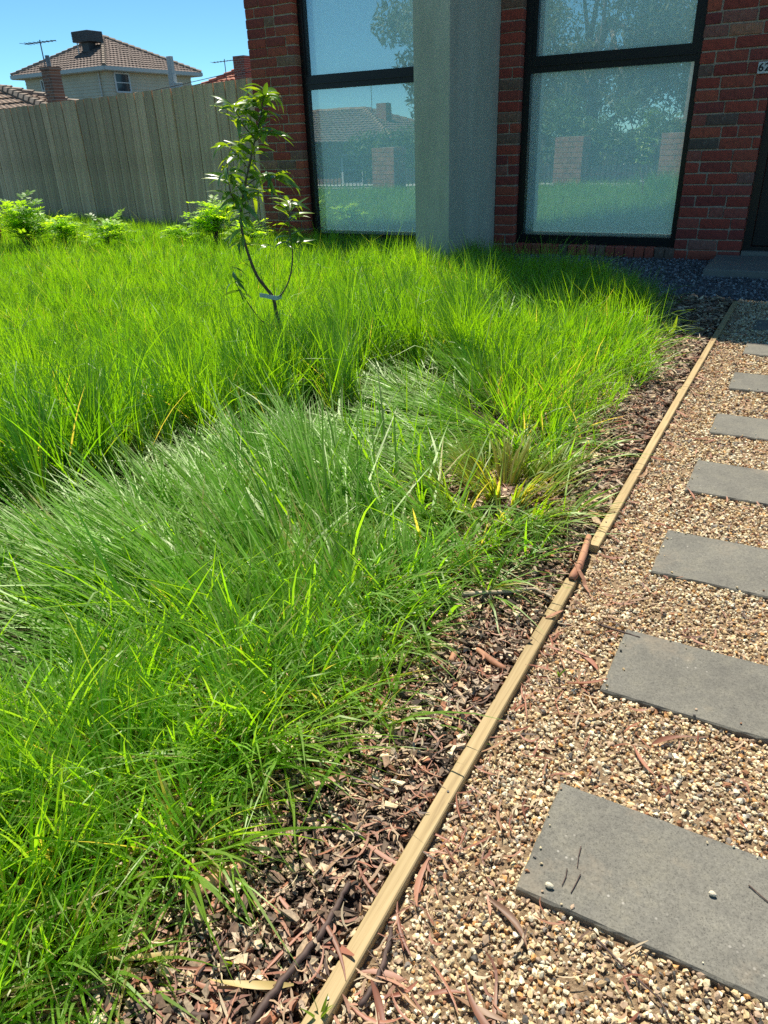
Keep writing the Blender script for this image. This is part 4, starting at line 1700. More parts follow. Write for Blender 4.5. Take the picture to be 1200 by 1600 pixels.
def sprout(px, py, label, n, h, seed, tint):
    B = at(px, py, .015)
    r = random.Random(seed)
    root = empty('sprout', B, label, 'sprout')
    for k in range(n):
        a = r.uniform(0, 2 * PI)
        me = leaf_mesh(seed * 10 + k, .13, r.uniform(.2, .7), M['sap_leaf'])
        add_leaf(B, Vector((math.cos(a) * .35, math.sin(a) * .35, 1)), h * r.uniform(.7, 1.1), me, root, r.uniform(-1.5, 1.5), 'blade')


sprout(368, 1512, 'tiny bright green sprout alone on the mulch near the bottom', 3, .042, 5, None)
sprout(873, 1058, 'small green sprout in the gravel beside the edging board', 4, .035, 6, None)
sprout(500, 1598, 'tuft of thin green blades against the near end of the edging board', 6, .05, 8, None)
sprout(1046, 528, 'small spiky green plant at the shade edge on the far mulch', 8, .13, 9, None)


# ------------------------------------------------------------------ the long grass
def poly_sdf(px, py, poly):
    """signed distance to polygon (negative inside), in the polygon's units"""
    P = np.array(poly, float)
    d = np.full(px.shape, 1e9)
    ins = np.zeros(px.shape, bool)
    n = len(P)
    for i in range(n):
        a, b = P[i], P[(i + 1) % n]
        ex, ey = b - a
        wx, wy = px - a[0], py - a[1]
        t = np.clip((wx * ex + wy * ey) / (ex * ex + ey * ey), 0, 1)
        d = np.minimum(d, np.hypot(wx - ex * t, wy - ey * t))
        c = ((a[1] <= py) & (b[1] > py)) | ((b[1] <= py) & (a[1] > py))
        with np.errstate(divide='ignore', invalid='ignore'):
            xi = a[0] + (py - a[1]) / (b[1] - a[1]) * ex
        ins ^= c & (px < xi)
    return np.where(ins, -d, d)


def ground_poly(px_list, z=0.0):
    return [tuple(at(x, y, z)[:2]) for x, y in px_list]


# survey of the wind-laid hollow in the lawn, as ground outlines
HOLLOW = ground_poly([(-150, 800), (0, 800), (60, 790), (150, 770), (235, 715), (300, 690), (420, 675), (480, 650), (530, 660), (552, 640), (570, 592), (610, 578), (700, 578), (745, 600), (790, 650), (830, 710), (880, 780), (960, 860), (860, 960), (720, 1080), (600, 1200), (400, 1330), (180, 1330), (-150, 1250)])
POCKET = ground_poly([(-90, 962), (60, 975), (130, 985), (190, 1015), (100, 1120), (-90, 1150)])
DIP = ground_poly([(735, 505), (800, 497), (870, 500), (900, 520), (850, 540), (760, 535)])
FLOW = [  # point (survey px), apparent heading of the lodged blades there, lean (deg)
    (40, 850, -.85, -.50, 64), (150, 830, -.80, -.55, 64), (260, 800, -.66, -.75, 64), (380, 770, -.45, -.90, 62), (470, 730, -.15, -1.0, 58),
    (500, 650, -.02, -1.0, 46), (330, 900, -.75, -.60, 66), (150, 950, -.85, -.50, 66), (560, 700, -.60, -.70, 72), (620, 690, -1.0, -.15, 77),
    (700, 690, -1.0, -.08, 77), (600, 760, -.95, -.30, 72), (660, 620, -.80, -.50, 70), (720, 640, -.70, -.60, 66), (780, 690, -.90, -.20, 64),
    (850, 770, .60, -.35, 55), (700, 800, -.70, -.50, 62), (520, 820, -.50, -.70, 62), (600, 880, -.15, -.90, 42), (480, 940, -.30, -.80, 46),
    (400, 1020, -.40, -.80, 46), (250, 1050, -.60, -.70, 54), (100, 1070, -.70, -.60, 56), (300, 650, -.15, -1.0, 50), (640, 545, -.40, -.9, 55), (150, 760, -.5, -.85, 55)]


def flow_heading(px, py, dx, dy, lean):
    """ground heading of a blade leaning so far that it runs this way across the survey picture"""
    P = at(px, py, .05)
    best, bh = -2, 0
    l = math.radians(lean)
    m = math.hypot(dx, dy)
    for k in range(180):
        h = k * PI / 90
        Q = P + Vector((math.sin(l) * math.cos(h), math.sin(l) * math.sin(h), math.cos(l))) * .2
        d = Q - CAM
        w = d.dot(FW)
        u, v = 600 + FPX * d.dot(RT) / w - px, 800 - FPX * d.dot(UP) / w - py
        d0 = P - CAM
        u -= 600 + FPX * d0.dot(RT) / d0.dot(FW) - px
        v -= 800 - FPX * d0.dot(UP) / d0.dot(FW) - py
        c = (u * dx + v * dy) / (math.hypot(u, v) * m)
        if c > best:
            best, bh = c, h
    return P.x, P.y, bh, lean


FLW = np.array([flow_heading(*q) for q in FLOW])
PIT = at(640, 575, 0.0)
YEL = at(788, 745, 0.08)


def build_grass():
    xs, ys, dn = [], [], []
    # candidates over the yard; density falls with distance from the stand point
    def cand(n, x0, x1, y0, y1):
        return rng.uniform(x0, x1, n), rng.uniform(y0, y1, n)
    X, Y = cand(1500000, -13.5, -0.40, -7.05, 2.2)
    dist = np.hypot(X - CX, Y - CY)
    dens = np.clip(9500 * (1.5 / np.maximum(dist, .6)) ** 1.0, 900, 11000)
    # outside the picture only a thin sward
    d = np.stack([X - CX, Y - CY, np.full_like(X, -CZ + .1)], -1)
    w = d @ np.array(FW)
    u = 600 + FPX * (d @ np.array(RT)) / np.maximum(w, .01)
    v = 800 - FPX * (d @ np.array(UP)) / np.maximum(w, .01)
    inside = (w > .05) & (u > -170) & (u < 1260) & (v > 250) & (v < 1800)
    dens = np.where(inside, dens, np.minimum(dens * .35, 1500))
    # clump: tufts
    tuft = Noise(.09, 16, 31)(X, Y)
    dens = np.where(dist > 3.4, dens * 1.65, dens)
    dens = np.where(dist < 1.6, dens * 1.7, dens)
    dens = np.where(v > 880, dens * 1.12, dens)
    hol = poly_sdf(X, Y, HOLLOW)
    dens = np.where((hol < 0) & (v < 900), dens * np.clip(.72 + (u - 480) / 350, .72, 1.25), dens)
    pok = poly_sdf(X, Y, POCKET)
    both = np.minimum(hol, pok + .5 * (v < 900)) + .035 * Noise(.16, 16, 52)(X, Y) + .05 * Noise(.3, 14, 79)(X, Y)
    upper = v < 840
    gapw = np.clip(.22 + .20 * Noise(.38, 14, 78)(X, Y), .02, .46) * np.interp(u, [0, 500, 600, 720, 760], [1.1, .95, .75, .6, 0])
    strip_ = ((both < 0) & (both > -gapw) & upper) | ((pok < 0) & (pok > -.22) & (v < 1060) & (u < 200))
    dens = np.where(strip_, dens * .05, dens)
    dens = np.where((both > 0) & (both < .24) & upper & (u < 760), dens * 1.9, dens)
    gaps = Noise(.16, 14, 77)(X, Y * 1.5)
    dens = np.where((hol < -.05) & (gaps < -.55) & (v < 1000), dens * .25, dens)
    dens = dens * np.clip(1 + .55 * tuft, .25, 2)
    area = 13.1 * 9.25
    keep = rng.uniform(0, 1, len(X)) < dens * area / len(X)
    # outlines: mulch edge, house, fence
    e = grass_edge(np.clip(Y, EY[0], EY[-1])) + .05 * Noise(.22, 12, 41)(X, Y) + .03 * Noise(.07, 12, 42)(X, Y)
    e = np.where(Y > EY[-1], -.95 - .35 * (Y - EY[-1]), e)
    keep &= ~((np.hypot((X - PIT.x) / .14, (Y - PIT.y) / .10) < 1) & (rng.uniform(0, 1, len(X)) < .45))
    keep &= X < e + .02 * rng.normal(0, 1, len(X))
    keep &= ~((Y > -.04) & (X > -5.5))
    keep &= ~((Y > -1.07) & (X > -3.06) & (X < -2.71))
    keep &= (Y < (FA.y + (X - FA.x) * fd.y / fd.x) - .06)
    keep &= ~((X > -2.2) & (Y > -1.1) & (rng.uniform(0, 1, len(X)) < .85))     # mostly bare grey gravel along the wall
    keep &= ~((X > -1.35) & (Y > -1.5) & (rng.uniform(0, 1, len(X)) < .5))
    X, Y, dist, inside, e, v_ = X[keep], Y[keep], dist[keep], inside[keep], e[keep], np.where(w[keep] > .05, v[keep], 3000)
    u_ = u[keep]
    n = len(X)
    # tussocks: every blade belongs to a clump that shares its heading, lean, height and tone
    C_ = .088
    ix, iy = np.floor(X / C_).astype(int), np.floor(Y / C_).astype(int)
    best = np.full(n, 1e9)
    cxx, cyy, cid = np.zeros(n), np.zeros(n), np.zeros(n, int)
    def hsh(i, j, k):
        q = (i * 73856093) ^ (j * 19349663) ^ (k * 83492791)
        q = (q ^ (q >> 13)) * 1274126177
        return ((q ^ (q >> 16)) & 0xffff) / 65535.0
    for di in (-1, 0, 1):
        for dj in (-1, 0, 1):
            gx, gy = ix + di, iy + dj
            px0, py0 = (gx + hsh(gx, gy, 1)) * C_, (gy + hsh(gx, gy, 2)) * C_
            dd = (X - px0) ** 2 + (Y - py0) ** 2
            bb = dd < best
            best = np.where(bb, dd, best)
            cxx, cyy = np.where(bb, px0, cxx), np.where(bb, py0, cyy)
            cid = np.where(bb, gx * 4001 + gy, cid)
    c1, c2, c3, c4 = [hsh(cid, cid * 0 + 7, k) for k in (11, 12, 13, 14)]
    hl = poly_sdf(X, Y, HOLLOW)
    pull = np.where(v_ > 900, .22, np.where(hl < .05, .60, .40))
    X, Y = X + (cxx - X) * pull, Y + (cyy - Y) * pull
    nA, nB, nC = Noise(.55, 16, 51), Noise(.16, 16, 52), Noise(1.3, 14, 53)
    hA, hB = Noise(.45, 16, 61), Noise(.13, 16, 62)
    # ---- standing grass
    head = np.radians(-40 + 70 * nA(X, Y) + 60 * nB(X, Y)) + rng.normal(0, .9, n)
    lean = np.abs(np.radians(9 + 9 * hA(X, Y)) + rng.normal(0, .16, n))
    L = .285 * (1 + .16 * hA(X, Y) + .14 * hB(X, Y)) * rng.uniform(.62, 1.18, n)
    L *= np.interp(dist, [2, 3.2, 4.5, 7, 12], [1.04, 1.0, .84, .74, .70]) * (.78 + .44 * c3)
    head = np.where(rng.uniform(0, 1, n) < np.where(v_ > 900, .3, .6), c1 * 2 * PI + rng.normal(0, .35, n), head)
    lean = lean + .16 * c2
    dsb = np.hypot(X - SB.x, Y - SB.y)
    L = np.where(dsb < .35, L * (1.32 - .32 * dsb / .35), L)
    bend = rng.gamma(2.0, .22, n)
    # ---- hollow
    sd = poly_sdf(X, Y, HOLLOW) + .05 * nB(X, Y) + .05 * Noise(.3, 14, 79)(X, Y)
    m = np.clip(-sd / .10 + .3, 0, 1)
    sp_ = poly_sdf(X, Y, POCKET) + .03 * nB(X, Y)
    mp = np.clip(-sp_ / .07 + .3, 0, 1)
    sdp = poly_sdf(X, Y, DIP) + .05 * nB(X, Y)
    md = np.clip(-sdp / .10 + .3, 0, 1) * .85
    # flow by inverse distance
    dx, dy = X[:, None] - FLW[None, :, 0], Y[:, None] - FLW[None, :, 1]
    wgt = 1 / ((dx * dx + dy * dy) ** 1.5 + .0008)
    wgt /= wgt.sum(1, keepdims=True)
    fa = FLW[:, 2]
    fx, fy = (wgt * np.cos(fa)).sum(1), (wgt * np.sin(fa)).sum(1)
    fh = np.arctan2(fy, fx) + np.radians(14) * nA(X, Y) + np.radians(44) * (c1 - .5) + rng.normal(0, .11, n)
    fl = np.radians((wgt * FLW[:, 3]).sum(1)) + rng.normal(0, .13, n)
    # combed like hair: nearly upright at the rim, laid flat further in
    sdm = np.minimum(np.minimum(sd, sp_), sdp + .03)
    inh = sdm < .03
    ramp_ = np.clip((.02 - sdm) / .20, 0, 1) ** .6 * (1 + .30 * np.clip((.70 + sdm) / .35, 0, 1) * (v_ < 860))
    rnd = rng.uniform(0, 1, n)
    down = np.clip((v_ - 860) / 260, 0, 1)
    lodged = inh & (rnd > .03 + .72 * down)
    tot = np.radians(14) + (fl + np.radians(8) - np.radians(14)) * ramp_ + rng.normal(0, .10, n)
    tang = rng.uniform(0, 1, n) < .22
    fh = np.where(tang, fh + rng.normal(0, .8, n), fh)
    tot = np.where(tang, tot * rng.uniform(.55, 1.2, n), tot)
    flat = .92 * np.clip((.52 + sdm) / .2, 0, 1) * (v_ < 850) * np.clip((740 - u_) / 60, 0, 1)
    tot = tot + flat * (np.radians(80) - tot) * .85
    tot = np.clip(tot + (.42 - .26 * flat) * (c2 - .5), .1, 1.54)
    head = np.where(lodged, fh, head)
    lean0 = np.where(lodged, tot * .86, lean)
    bend = np.where(lodged, tot * .14 + rng.gamma(1.5, .10, n), bend)
    L = np.where(lodged, (.40 - .08 * down) * (.80 + .38 * c3) * np.clip(.66 + (-sdm - .36) / .4, .66, 1.12) * rng.uniform(.72, 1.15, n), L)
    # standing rim next to the hollow: tall and combed the same way
    rim = (~inh) & (sdm < .26) & (v_ < 800) & (u_ < 760)
    rimw = np.clip(1 - sdm / .26, 0, 1)
    head = np.where(rim & (rng.uniform(0, 1, n) < rimw), fh, head)
    L = np.where(rim, L * (1 + .68 * rimw ** .6), L)
    # fringe along the mulch: droops outwards, shorter
    ed = e - X
    fr = np.clip(1 - ed / .28, 0, 1)
    frm = rng.uniform(0, 1, n) < fr * .62
    head = np.where(frm, rng.normal(np.radians(-18), .95, n), head)
    lean0 = np.where(frm, np.radians(22) + rng.normal(0, .25, n) + .35 * fr, lean0)
    bend = np.where(frm, rng.uniform(.3, 1.5, n), bend)
    L = np.where(ed < .30, L * (.78 + .22 * np.clip(ed / .30, 0, 1)), L)
    # big lush tuft before the right window and yellowing tuft at the edge of the hollow
    tf = at(868, 425, .05)
    dt = np.hypot(X - tf.x, Y - tf.y)
    L = np.where(dt < .45, L * (1.6 - .5 * dt / .45), L)
    band = np.exp(-((Y - np.interp(X, [-3.2, -2.4, -1.6, -.9], [-1.5, -1.95, -2.55, -2.85])) / .32) ** 2) * (X > -3.4)
    L = L * (1 + .26 * band)
    ty = np.hypot(X - YEL.x, Y - YEL.y)
    ym = ty < .20
    head = np.where(ym, np.arctan2(Y - YEL.y, X - YEL.x) + rng.normal(0, .3, n), head)
    lean0 = np.where(ym, np.radians(15) + 2.4 * ty + rng.normal(0, .12, n), lean0)
    bend = np.where(ym, rng.uniform(.3, 1.1, n), bend)
    L = np.where(ym, .20 * rng.uniform(.6, 1.2, n), L)
    # pit at the foot of the upper wall
    dpit = np.hypot((X - PIT.x) / .14, (Y - PIT.y) / .10)
    L = np.where((dpit < 1), L * .45, L)
    # against the wall and under the shade: shorter and thin
    L = np.where((X > -2.3) & (Y > -1.3), L * .55, L)
    lean0 = np.abs(lean0)
    # ---- shapes
    wd = rng.uniform(.0028, .0056, n) * np.clip(.85 + dist * .07, .9, 1.45)
    wd = np.where(inside, wd, wd * 1.7) * np.where(lodged, 1.28 + .55 * rng.uniform(0, 1, n) ** 3, np.where(dist < 1.7, 1.15, np.where(dist < 2.6, 1.15, np.where(dist < 4, .82, .70)))) * np.where(rng.uniform(0, 1, n) < .12, 1.4, 1.0)
    twist = rng.normal(0, .75, n) * np.where(lodged, .50, 1.0)
    low = (~lodged) & (v_ > 800)
    L = np.where(low, L * .90, L)
    lean0 = np.where(low, lean0 + .18, lean0)
    tint = np.array([.085, .210, .012])[None] * rng.uniform(.75, 1.3, (n, 1)) * (.78 + .44 * c4[:, None])
    warm = np.clip(.5 + .35 * nC(X, Y) + .25 * rng.normal(0, 1, n), 0, 1)[:, None]
    tint = tint * (1 - warm) + warm * np.array([.150, .295, .011])[None] * rng.uniform(.8, 1.2, (n, 1))
    tint = tint * np.where(lodged, rng.uniform(.55, 1.5, n), 1.0)[:, None]
    pale_sheen = (lodged | frm)[:, None] * rng.uniform(.2, .8, (n, 1))
    tint = tint * (1 - pale_sheen) + pale_sheen * np.array([.122, .250, .030])[None] * np.where(lodged, rng.uniform(.35, 1.75, n), 1.0)[:, None]  # silvery sheen of laid and fringe blades put into their tint
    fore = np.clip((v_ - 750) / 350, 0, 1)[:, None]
    pm = fore * rng.uniform(0, 1, (n, 1)) ** 2 * .7  # sun-caught paleness of the nearer blades painted into the tint
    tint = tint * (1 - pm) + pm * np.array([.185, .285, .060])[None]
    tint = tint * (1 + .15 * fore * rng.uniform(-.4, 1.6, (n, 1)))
    yw = (np.clip(1.25 - ty / .20, 0, 1) * rng.uniform(.0, 1.0, n) ** .7)[:, None]
    tint = tint * (1 - yw) + yw * np.array([.30, .23, .06])[None]
    st = rng.uniform(0, 1, n) < np.where(ed < .35, .09, .03)
    tint[st] = np.array([.40, .34, .17]) * rng.uniform(.7, 1.2, (st.sum(), 1))
    L[st] *= .8
    # long pale flowering stalks
    ns = rng.uniform(0, 1, n) < np.where(dist < 2.5, .002, .004)
    ns &= inside & ~frm & (ed > .12)
    L[ns] = rng.uniform(.34, .46, ns.sum())
    lean0[ns] = rng.uniform(.05, .5, ns.sum())
    bend[ns] = rng.uniform(.4, 1.4, ns.sum())
    wd[ns] *= .6
    tint[ns] = np.array([.20, .27, .09]) * rng.uniform(.8, 1.3, (ns.sum(), 1))
    Vs, Fs4, Fs3, Ts, off = [], [], [], [], 0
    near = (dist < 3.0) | lodged
    for sel, S in ((near & inside, 5), (~(near & inside), 3)):
        k = int(sel.sum())
        t = np.linspace(0, 1, S + 1)
        th = lean0[sel][:, None] + bend[sel][:, None] * t[None] ** 1.3
        kk = rng.uniform(0, 1, (k, 1)) < .09
        th = th + kk * (t[None] > rng.uniform(.35, .75, (k, 1))) * rng.uniform(.6, 1.7, (k, 1))
        th = np.minimum(th, np.where(kk, 2.6, 1.62) + .25 * rng.uniform(0, 1, (k, 1)))
        h = head[sel][:, None] + rng.normal(0, .12, (k, 1)) * t[None]
        ds = (L[sel] / S)[:, None]
        thm = .5 * (th[:, 1:] + th[:, :-1])
        hm = .5 * (h[:, 1:] + h[:, :-1])
        dxy = np.sin(thm) * ds
        px = np.concatenate([np.zeros((k, 1)), np.cumsum(dxy * np.cos(hm), 1)], 1) + X[sel][:, None]
        py = np.concatenate([np.zeros((k, 1)), np.cumsum(dxy * np.sin(hm), 1)], 1) + Y[sel][:, None]
        pz = np.concatenate([np.zeros((k, 1)), np.cumsum(np.cos(thm) * ds, 1)], 1)
        pz = np.maximum(pz, .012 + .03 * t[None] * rng.uniform(0, 1, (k, 1)))
        # width side vector: level across the heading, twisted about the blade
        tw = twist[sel][:, None] * (.5 + .5 * t[None])
        nx, ny, nz_ = -np.cos(th) * np.cos(h), -np.cos(th) * np.sin(h), np.sin(th)
        sx = -np.sin(h) * np.cos(tw) + nx * np.sin(tw)
        sy = np.cos(h) * np.cos(tw) + ny * np.sin(tw)
        sz = nz_ * np.sin(tw)
        prof = np.array([.75 + .25 * min(1, q * 3) for q in t]) * (1 - np.clip((t - .35) / .65, 0, 1) ** 1.6)
        hw = wd[sel][:, None] * prof[None] * .5
        a = np.stack([px - sx * hw, py - sy * hw, pz - sz * hw], -1)
        b = np.stack([px + sx * hw, py + sy * hw, pz + sz * hw], -1)
        V = np.stack([a[:, :S], b[:, :S]], 2).reshape(k, 2 * S, 3)
        tip = np.stack([px[:, S], py[:, S], pz[:, S]], -1)[:, None]
        V = np.concatenate([V, tip], 1)
        V[..., 2] = np.maximum(V[..., 2], .006)
        nv = 2 * S + 1
        base = off + np.arange(k)[:, None, None] * nv
        q4 = np.array([(2 * i, 2 * i + 1, 2 * i + 3, 2 * i + 2) for i in range(S - 1)])
        Fs4.append((q4[None] + base).reshape(-1, 4))
        Fs3.append((np.array([(2 * S - 2, 2 * S - 1, 2 * S)])[None] + base).reshape(-1, 3))
        # paler towards the base of the blade as in long grass
        bt = np.concatenate([np.repeat(t[:S], 2), [1.0]])
        pal = np.clip(.30 - bt, 0, .3)[None, :, None] / .3
        T = tint[sel][:, None] * (1 - pal * .55) + pal * .55 * np.array([.16, .15, .06])
        Ts.append(T.reshape(-1, 3))
        Vs.append(V.reshape(-1, 3))
        off += k * nv
    me = np_mesh('lawn_grass', np.concatenate(Vs), Fs4 + Fs3, np.concatenate(Ts), smooth=True)
    o = link('lawn_grass', me, M['grass'])
    o['kind'] = 'stuff'
    o['label'] = 'long uncut bright green grass, partly blown flat'
    print('GRASS', 'blades', n, 'tris', sum(len(f) * 2 for f in Fs4) + sum(len(f) for f in Fs3))


build_grass()


# ------------------------------------------------------------------ the street behind, mirrored in the windows
def front_pier(x, y, w, top, label):
    root = empty('brick_gate_pier', (x, y, 0), label, 'brick pier', 'brick piers of the front fence')
    z, k = 0.0, 0
    b = MB()
    while z < top - .05:
        o_ = (k % 2) * .06
        for s in range(2):
            x0 = x - w / 2 + (0 if s == 0 else w / 2 + o_)
            x1 = x + o_ if s == 0 else x + w / 2
            b.box(x0 + (.005 if s else 0), x1 - (.005 if s == 0 else 0), y - w / 2, y + w / 2, z + .005, z + .081)
        z += .086
        k += 1
    br_ = b.build('brickwork', M['brick_brown_plain'], root)
    br_['kind'] = 'stuff'
    MB().box(x - w / 2 + .008, x + w / 2 - .008, y - w / 2 + .008, y + w / 2 - .008, 0, z - .003).build('mortar_core', M['mortar'], root)


M['brick_brown_plain'] = simple_mat('brown_brick', (0.36, 0.16, 0.105), 0.85, 0.4, 9)
front_pier(-8.25, -7.78, .52, .84, 'brown brick fence pier mirrored in the lower pane of the left window')
front_pier(-4.20, -7.42, .52, .92, 'brown brick fence pier mirrored at the left of the right window')
front_pier(-2.35, -7.42, .52, .92, 'brown brick fence pier mirrored at the right edge of the right window')


def picket(x0, x1, y, top, label):
    root = empty('metal_fence', ((x0 + x1) / 2, y, 0), label, 'fence', 'dark metal fence panels between the piers')
    MB().bar((x0, y, top), (x1, y, top), .04).build('top_rail', M['black_gloss'], root)
    MB().bar((x0, y, .10), (x1, y, .10), .03).build('bottom_rail', M['black_gloss'], root)
    me = MB().box(-.008, .008, -.008, .008, .09, top - .0205).mesh('picket')
    me.materials.append(M['black_gloss'])
    n = int((x1 - x0) / .095)
    for i in range(1, n):
        o = bpy.data.objects.new('picket', me)
        COL.objects.link(o)
        o.parent = root
        o.location = Vector((x0 + (x1 - x0) * i / n, y, 0)) - root.location


M['black_gloss'] = simple_mat('black_powdercoat', (0.012, 0.013, 0.014), 0.35, 0.1, 10)
picket(-3.94, -2.61, -7.42, .70, 'short dark metal picket fence mirrored between two piers in the right window')
picket(-7.99, -4.46, -7.60, .70, 'long dark metal picket fence mirrored across both windows')
picket(-11.5, -8.51, -7.78, .70, 'dark metal picket fence mirrored at the left of the left window')


def leaf_cloud(centres, n, size, tints, seed):
    """many small leaves gathered in sprays around given clump centres (x,y,z,r)"""
    r = np.random.default_rng(seed)
    C = np.array(centres, float)
    k = r.choice(len(C), n, p=C[:, 3] ** 2 / (C[:, 3] ** 2).sum())
    d = r.normal(size=(n, 3))
    d /= np.linalg.norm(d, axis=1, keepdims=True)
    rad = r.uniform(0, 1, n) ** .5
    P = C[k, :3] + d * (C[k, 3] * rad)[:, None] * np.array([1, 1, .75])
    a = r.normal(size=(n, 3)) + np.array([0, 0, -.6])
    a /= np.linalg.norm(a, axis=1, keepdims=True)
    b = np.cross(a, r.normal(size=(n, 3)))
    b /= np.linalg.norm(b, axis=1, keepdims=True)
    s = size * r.uniform(.6, 1.4, n)[:, None]
    V = np.stack([P - a * s, P + b * s * .28, P + a * s, P - b * s * .28], 1).reshape(-1, 3)
    F = np.arange(4 * n).reshape(-1, 4)
    t = np.array(tints)[r.integers(0, len(tints), n)] * r.uniform(.7, 1.3, (n, 1))
    return np_mesh('crown', V, [F], np.repeat(t, 4, 0))


def gum_tree(x, y, h, cr, z0, label, seed, nleaf=7000, tints=((.13, .17, .09), (.09, .13, .065), (.18, .20, .11))):
    r = random.Random(seed)
    root = empty('gum_tree', (x, y, z0), label, 'tree', 'trees across the street')
    t = MB()
    P = [Vector((x, y, z0 - .2))]
    for k in range(1, 6):
        P.append(Vector((x + r.uniform(-.3, .3) * k * .3, y + r.uniform(-.3, .3) * k * .3, z0 + h * .55 * k / 5)))
    t.tube(P, [h * .028 * (1 - .12 * k) for k in range(6)], 8)
    C = []
    for k in range(26):
        a, q = r.uniform(0, 2 * PI), r.random()
        zz = z0 + h * (.32 + .66 * q)
        rr = cr * (1 - .55 * abs(q - .4) / .6) * r.uniform(.25, 1)
        c = Vector((x + math.cos(a) * rr, y + math.sin(a) * rr, zz))
        C.append((*c, cr * r.uniform(.20, .42)))
        if k < 14:
            b = P[2 + k % 4]
            m = b.lerp(c, .5) + Vector((0, 0, -.05 * h * r.random()))
            t.tube([b, m, c], [h * .011, h * .007, h * .002], 5)
    t.build('trunk', M['trunk'], root, smooth=True)
    link('crown', leaf_cloud(C, nleaf, h * .012, tints, seed), M['tree_leaf'], root)['kind'] = 'stuff'


gum_tree(-15.2, -27.0, 13.0, 3.9, -1.8, 'tall grey green gum tree mirrored at the right of the left window', 3, 20000)
gum_tree(-13.6, -36.0, 9.0, 4.0, -2.2, 'broad gum tree mirrored behind the concrete column side of the windows', 4, 12000)
gum_tree(-8.6, -25.0, 11.5, 4.6, -1.7, 'feathery gum tree mirrored in the left half of the right window', 5, 20000)
gum_tree(-4.6, -27.0, 12.0, 4.8, -1.8, 'large dense gum tree mirrored in the right half of the right window', 6, 20000)
gum_tree(-1.0, -30.0, 11.0, 4.6, -2.0, 'gum tree mirrored at the far right edge of the right window', 7, 12000)


def hedge_bush(x, y, w, h, z0, label, seed, tints):
    r = random.Random(seed)
    root = empty('garden_shrub', (x, y, z0), label, 'shrub', 'shrubs across the street')
    C = [(x + r.uniform(-w, w), y + r.uniform(-w, w) * .5, z0 + h * r.uniform(.25, .95), w * r.uniform(.3, .5)) for _ in range(14)]
    link('foliage', leaf_cloud(C, 4500, .10, tints, seed), M['tree_leaf'], root)['kind'] = 'stuff'
    t = MB()
    for k in range(5):
        t.tube([(x + r.uniform(-.1, .1), y, z0 - .1), C[k][:3]], [.05, .015], 5)
    t.build('stem', M['trunk'], root)


GT = ((.10, .18, .06), (.06, .12, .04), (.16, .24, .08))
for i, (x, y, w, h, lab) in enumerate([(-9.2, -20.4, 1.5, 3.4, 'tall leafy shrub mirrored at the left of the right window'), (-7.0, -20.8, 1.4, 3.0, 'leafy shrub mirrored left of the middle of the right window'), (-4.9, -20.5, 1.5, 3.2, 'leafy shrub mirrored in the middle of the right window'), (-2.7, -20.6, 1.3, 2.5, 'leafy shrub mirrored right of the middle of the right window'), (-14.4, -20.6, 1.6, 2.6, 'leafy shrub mirrored at the right side of the left window'), (-12.0, -20.9, 1.5, 3.0, 'leafy shrub mirrored beside the concrete column')]):
    hedge_bush(x, y, w, h, terrain_z(y), lab, 70 + i, GT)

# far metal fence with dark pickets across the road
root = empty('roadside_fence', (-7, -19.2, terrain_z(-19.2)), 'dark paling fence across the road mirrored behind the brick piers', 'fence')
z0 = terrain_z(-19.2)
mp_ = MB().box(-.05, .05, -.01, .01, 0, 1.35).mesh('paling')
mp_.materials.append(simple_mat('dark_paling', (.06, .07, .065), .7, .3, 8))
for i in range(130):
    o = bpy.data.objects.new('paling', mp_)
    COL.objects.link(o)
    o.parent = root
    o.location = Vector((-15 + i * .125, -19.2, z0)) - root.location
MB().bar((-15, -19.22, z0 + 1.1), (1.2, -19.22, z0 + 1.1), .06).build('fence_rail', M['twig'], root)

# opposite house, carport roof, van, pole
ox, oy = -23.5, -30.5
OH = empty('opposite_house', (ox, oy, -2.2), 'low house with a grey hip roof mirrored in the left window', 'house')
tiled_hip('roof', ox, oy, 5.6, 4.6, .9, 2.35, OH, M['tile_grey'], M['tile_tan'], ridge_half=1.4)
MB().box(ox - 5, ox + 5, oy - 4, oy + 4, -2.4, .95).build('wall', M['brick_brown'], OH)
far_window(OH, (ox - 1, oy + 4.06, -.3), (1, 0, 0), 2.0, 1.3, (0, 1, 0))
far_window(OH, (ox + 3, oy + 4.06, -.3), (1, 0, 0), 1.2, 1.3, (0, 1, 0))
och = MB().box(ox + 2.6, ox + 3.2, oy + .2, oy + .8, 1.3, 2.6).build('chimney', M['brick_far'], OH)
antenna(OH, (ox + 2.2, oy + .6, 1.4), 2.6, (1, .2, 0), 1.3, M['steel'])
cpx, cpy = -3.0, -23.0
CP = empty('carport', (cpx, cpy, terrain_z(cpy)), 'carport with a pale flat roof mirrored at the right of the right window', 'carport')
mb = MB().box(cpx - 1.6, cpx + 4, cpy - 2.5, cpy + 2.5, 1.15, 1.25)
mb.box(cpx - 1.65, cpx + 4.05, cpy + 2.5, cpy + 2.56, 1.05, 1.3)
mb.build('roof', M['white'], CP)
for (a, b) in ((-1.5, 2.3), (3.8, 2.3), (-1.5, -2.3), (3.8, -2.3)):
    MB().bar((cpx + a, cpy + b, terrain_z(cpy)), (cpx + a, cpy + b, 1.149), .09).build('post', M['steel'], CP)

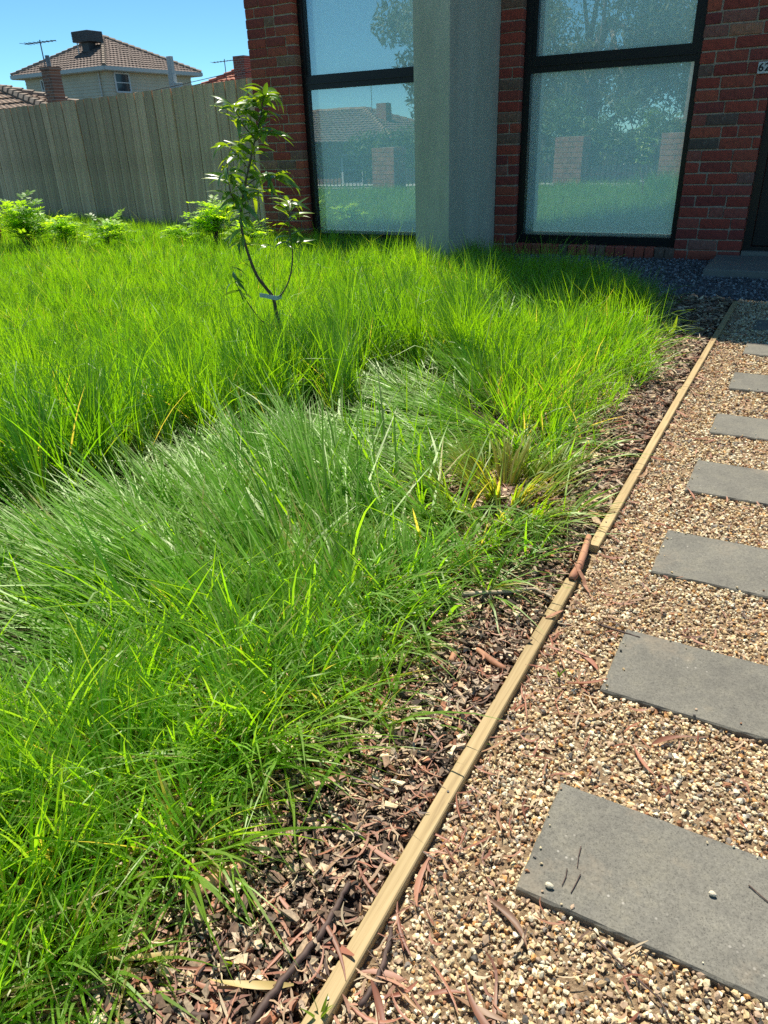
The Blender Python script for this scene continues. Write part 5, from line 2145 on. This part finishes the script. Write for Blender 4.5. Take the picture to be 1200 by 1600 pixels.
# parked white van
vx, vy, vz = -17.4, -14.2, terrain_z(-14.2) + .02
VAN = empty('parked_van', (vx, vy, vz), 'white van with a rounded roof mirrored low in the left window', 'van')
prof = [(-2.3, .35), (-2.32, 1.0), (-2.15, 1.75), (-1.95, 1.98), (1.1, 2.02), (1.35, 1.9), (1.75, 1.25), (2.3, 1.05), (2.4, .75), (2.38, .35)]
mb = MB()
for s in (-.86, .86):
    mb.poly([(vx + a, vy + s * (1 if z < 1.3 else .9), vz + z) for a, z in prof])
n = len(prof)
for i in range(n):
    j = (i + 1) % n
    mb.f.append((i, j, n + j, n + i))
mb.build('body', M['van'], VAN, bevel=.05, segs=2)
for (a0, a1, lab) in ((-1.95, -.75, 'w'), (-.65, .35, 'w'), (.45, 1.35, 'w')):
    for s in (-1, 1):
        MB().poly([(vx + a0, vy + s * .868, vz + 1.2), (vx + a1 + (.15 if a1 > 1 else 0), vy + s * .868, vz + 1.2), (vx + a1, vy + s * .80, vz + 1.75), (vx + a0, vy + s * .80, vz + 1.75)]).build('window', M['far_glass'], VAN)
for a in (-1.45, 1.5):
    for s in (-.80, .80):
        w_ = MB().tube([(vx + a, vy + s - .11, vz + .33), (vx + a, vy + s + .11, vz + .33)], .33, 16).build('wheel', M['tyre'], VAN)
        MB().tube([(vx + a, vy + s - .118, vz + .33), (vx + a, vy + s + .118, vz + .33)], .19, 12).build('rim', M['steel'], w_)
pp = (-4.2, -20.0)
PO = empty('power_pole', (pp[0], pp[1], terrain_z(pp[1])), 'pale power pole with a cross arm mirrored in the upper right window', 'power pole')
MB().tube([(pp[0], pp[1], terrain_z(pp[1])), (pp[0], pp[1], 8.0)], [.16, .11], 9).build('pole', M['trunk'], PO)
MB().bar((pp[0] - 1.1, pp[1], 7.3), (pp[0] + 1.1, pp[1], 7.3), .12).build('cross_arm', M['trunk'], PO)
for k, (dz, dx) in enumerate(((0, -1.0), (0, -.35), (0, .35))):
    cable('power_line', (pp[0] + dx, pp[1], 7.4), (-42, -19 - k * .5, 7.6 + dz), .7, ['rearmost', 'middle', 'foremost'][k] + ' of three dark power lines mirrored in the upper left window', .014)
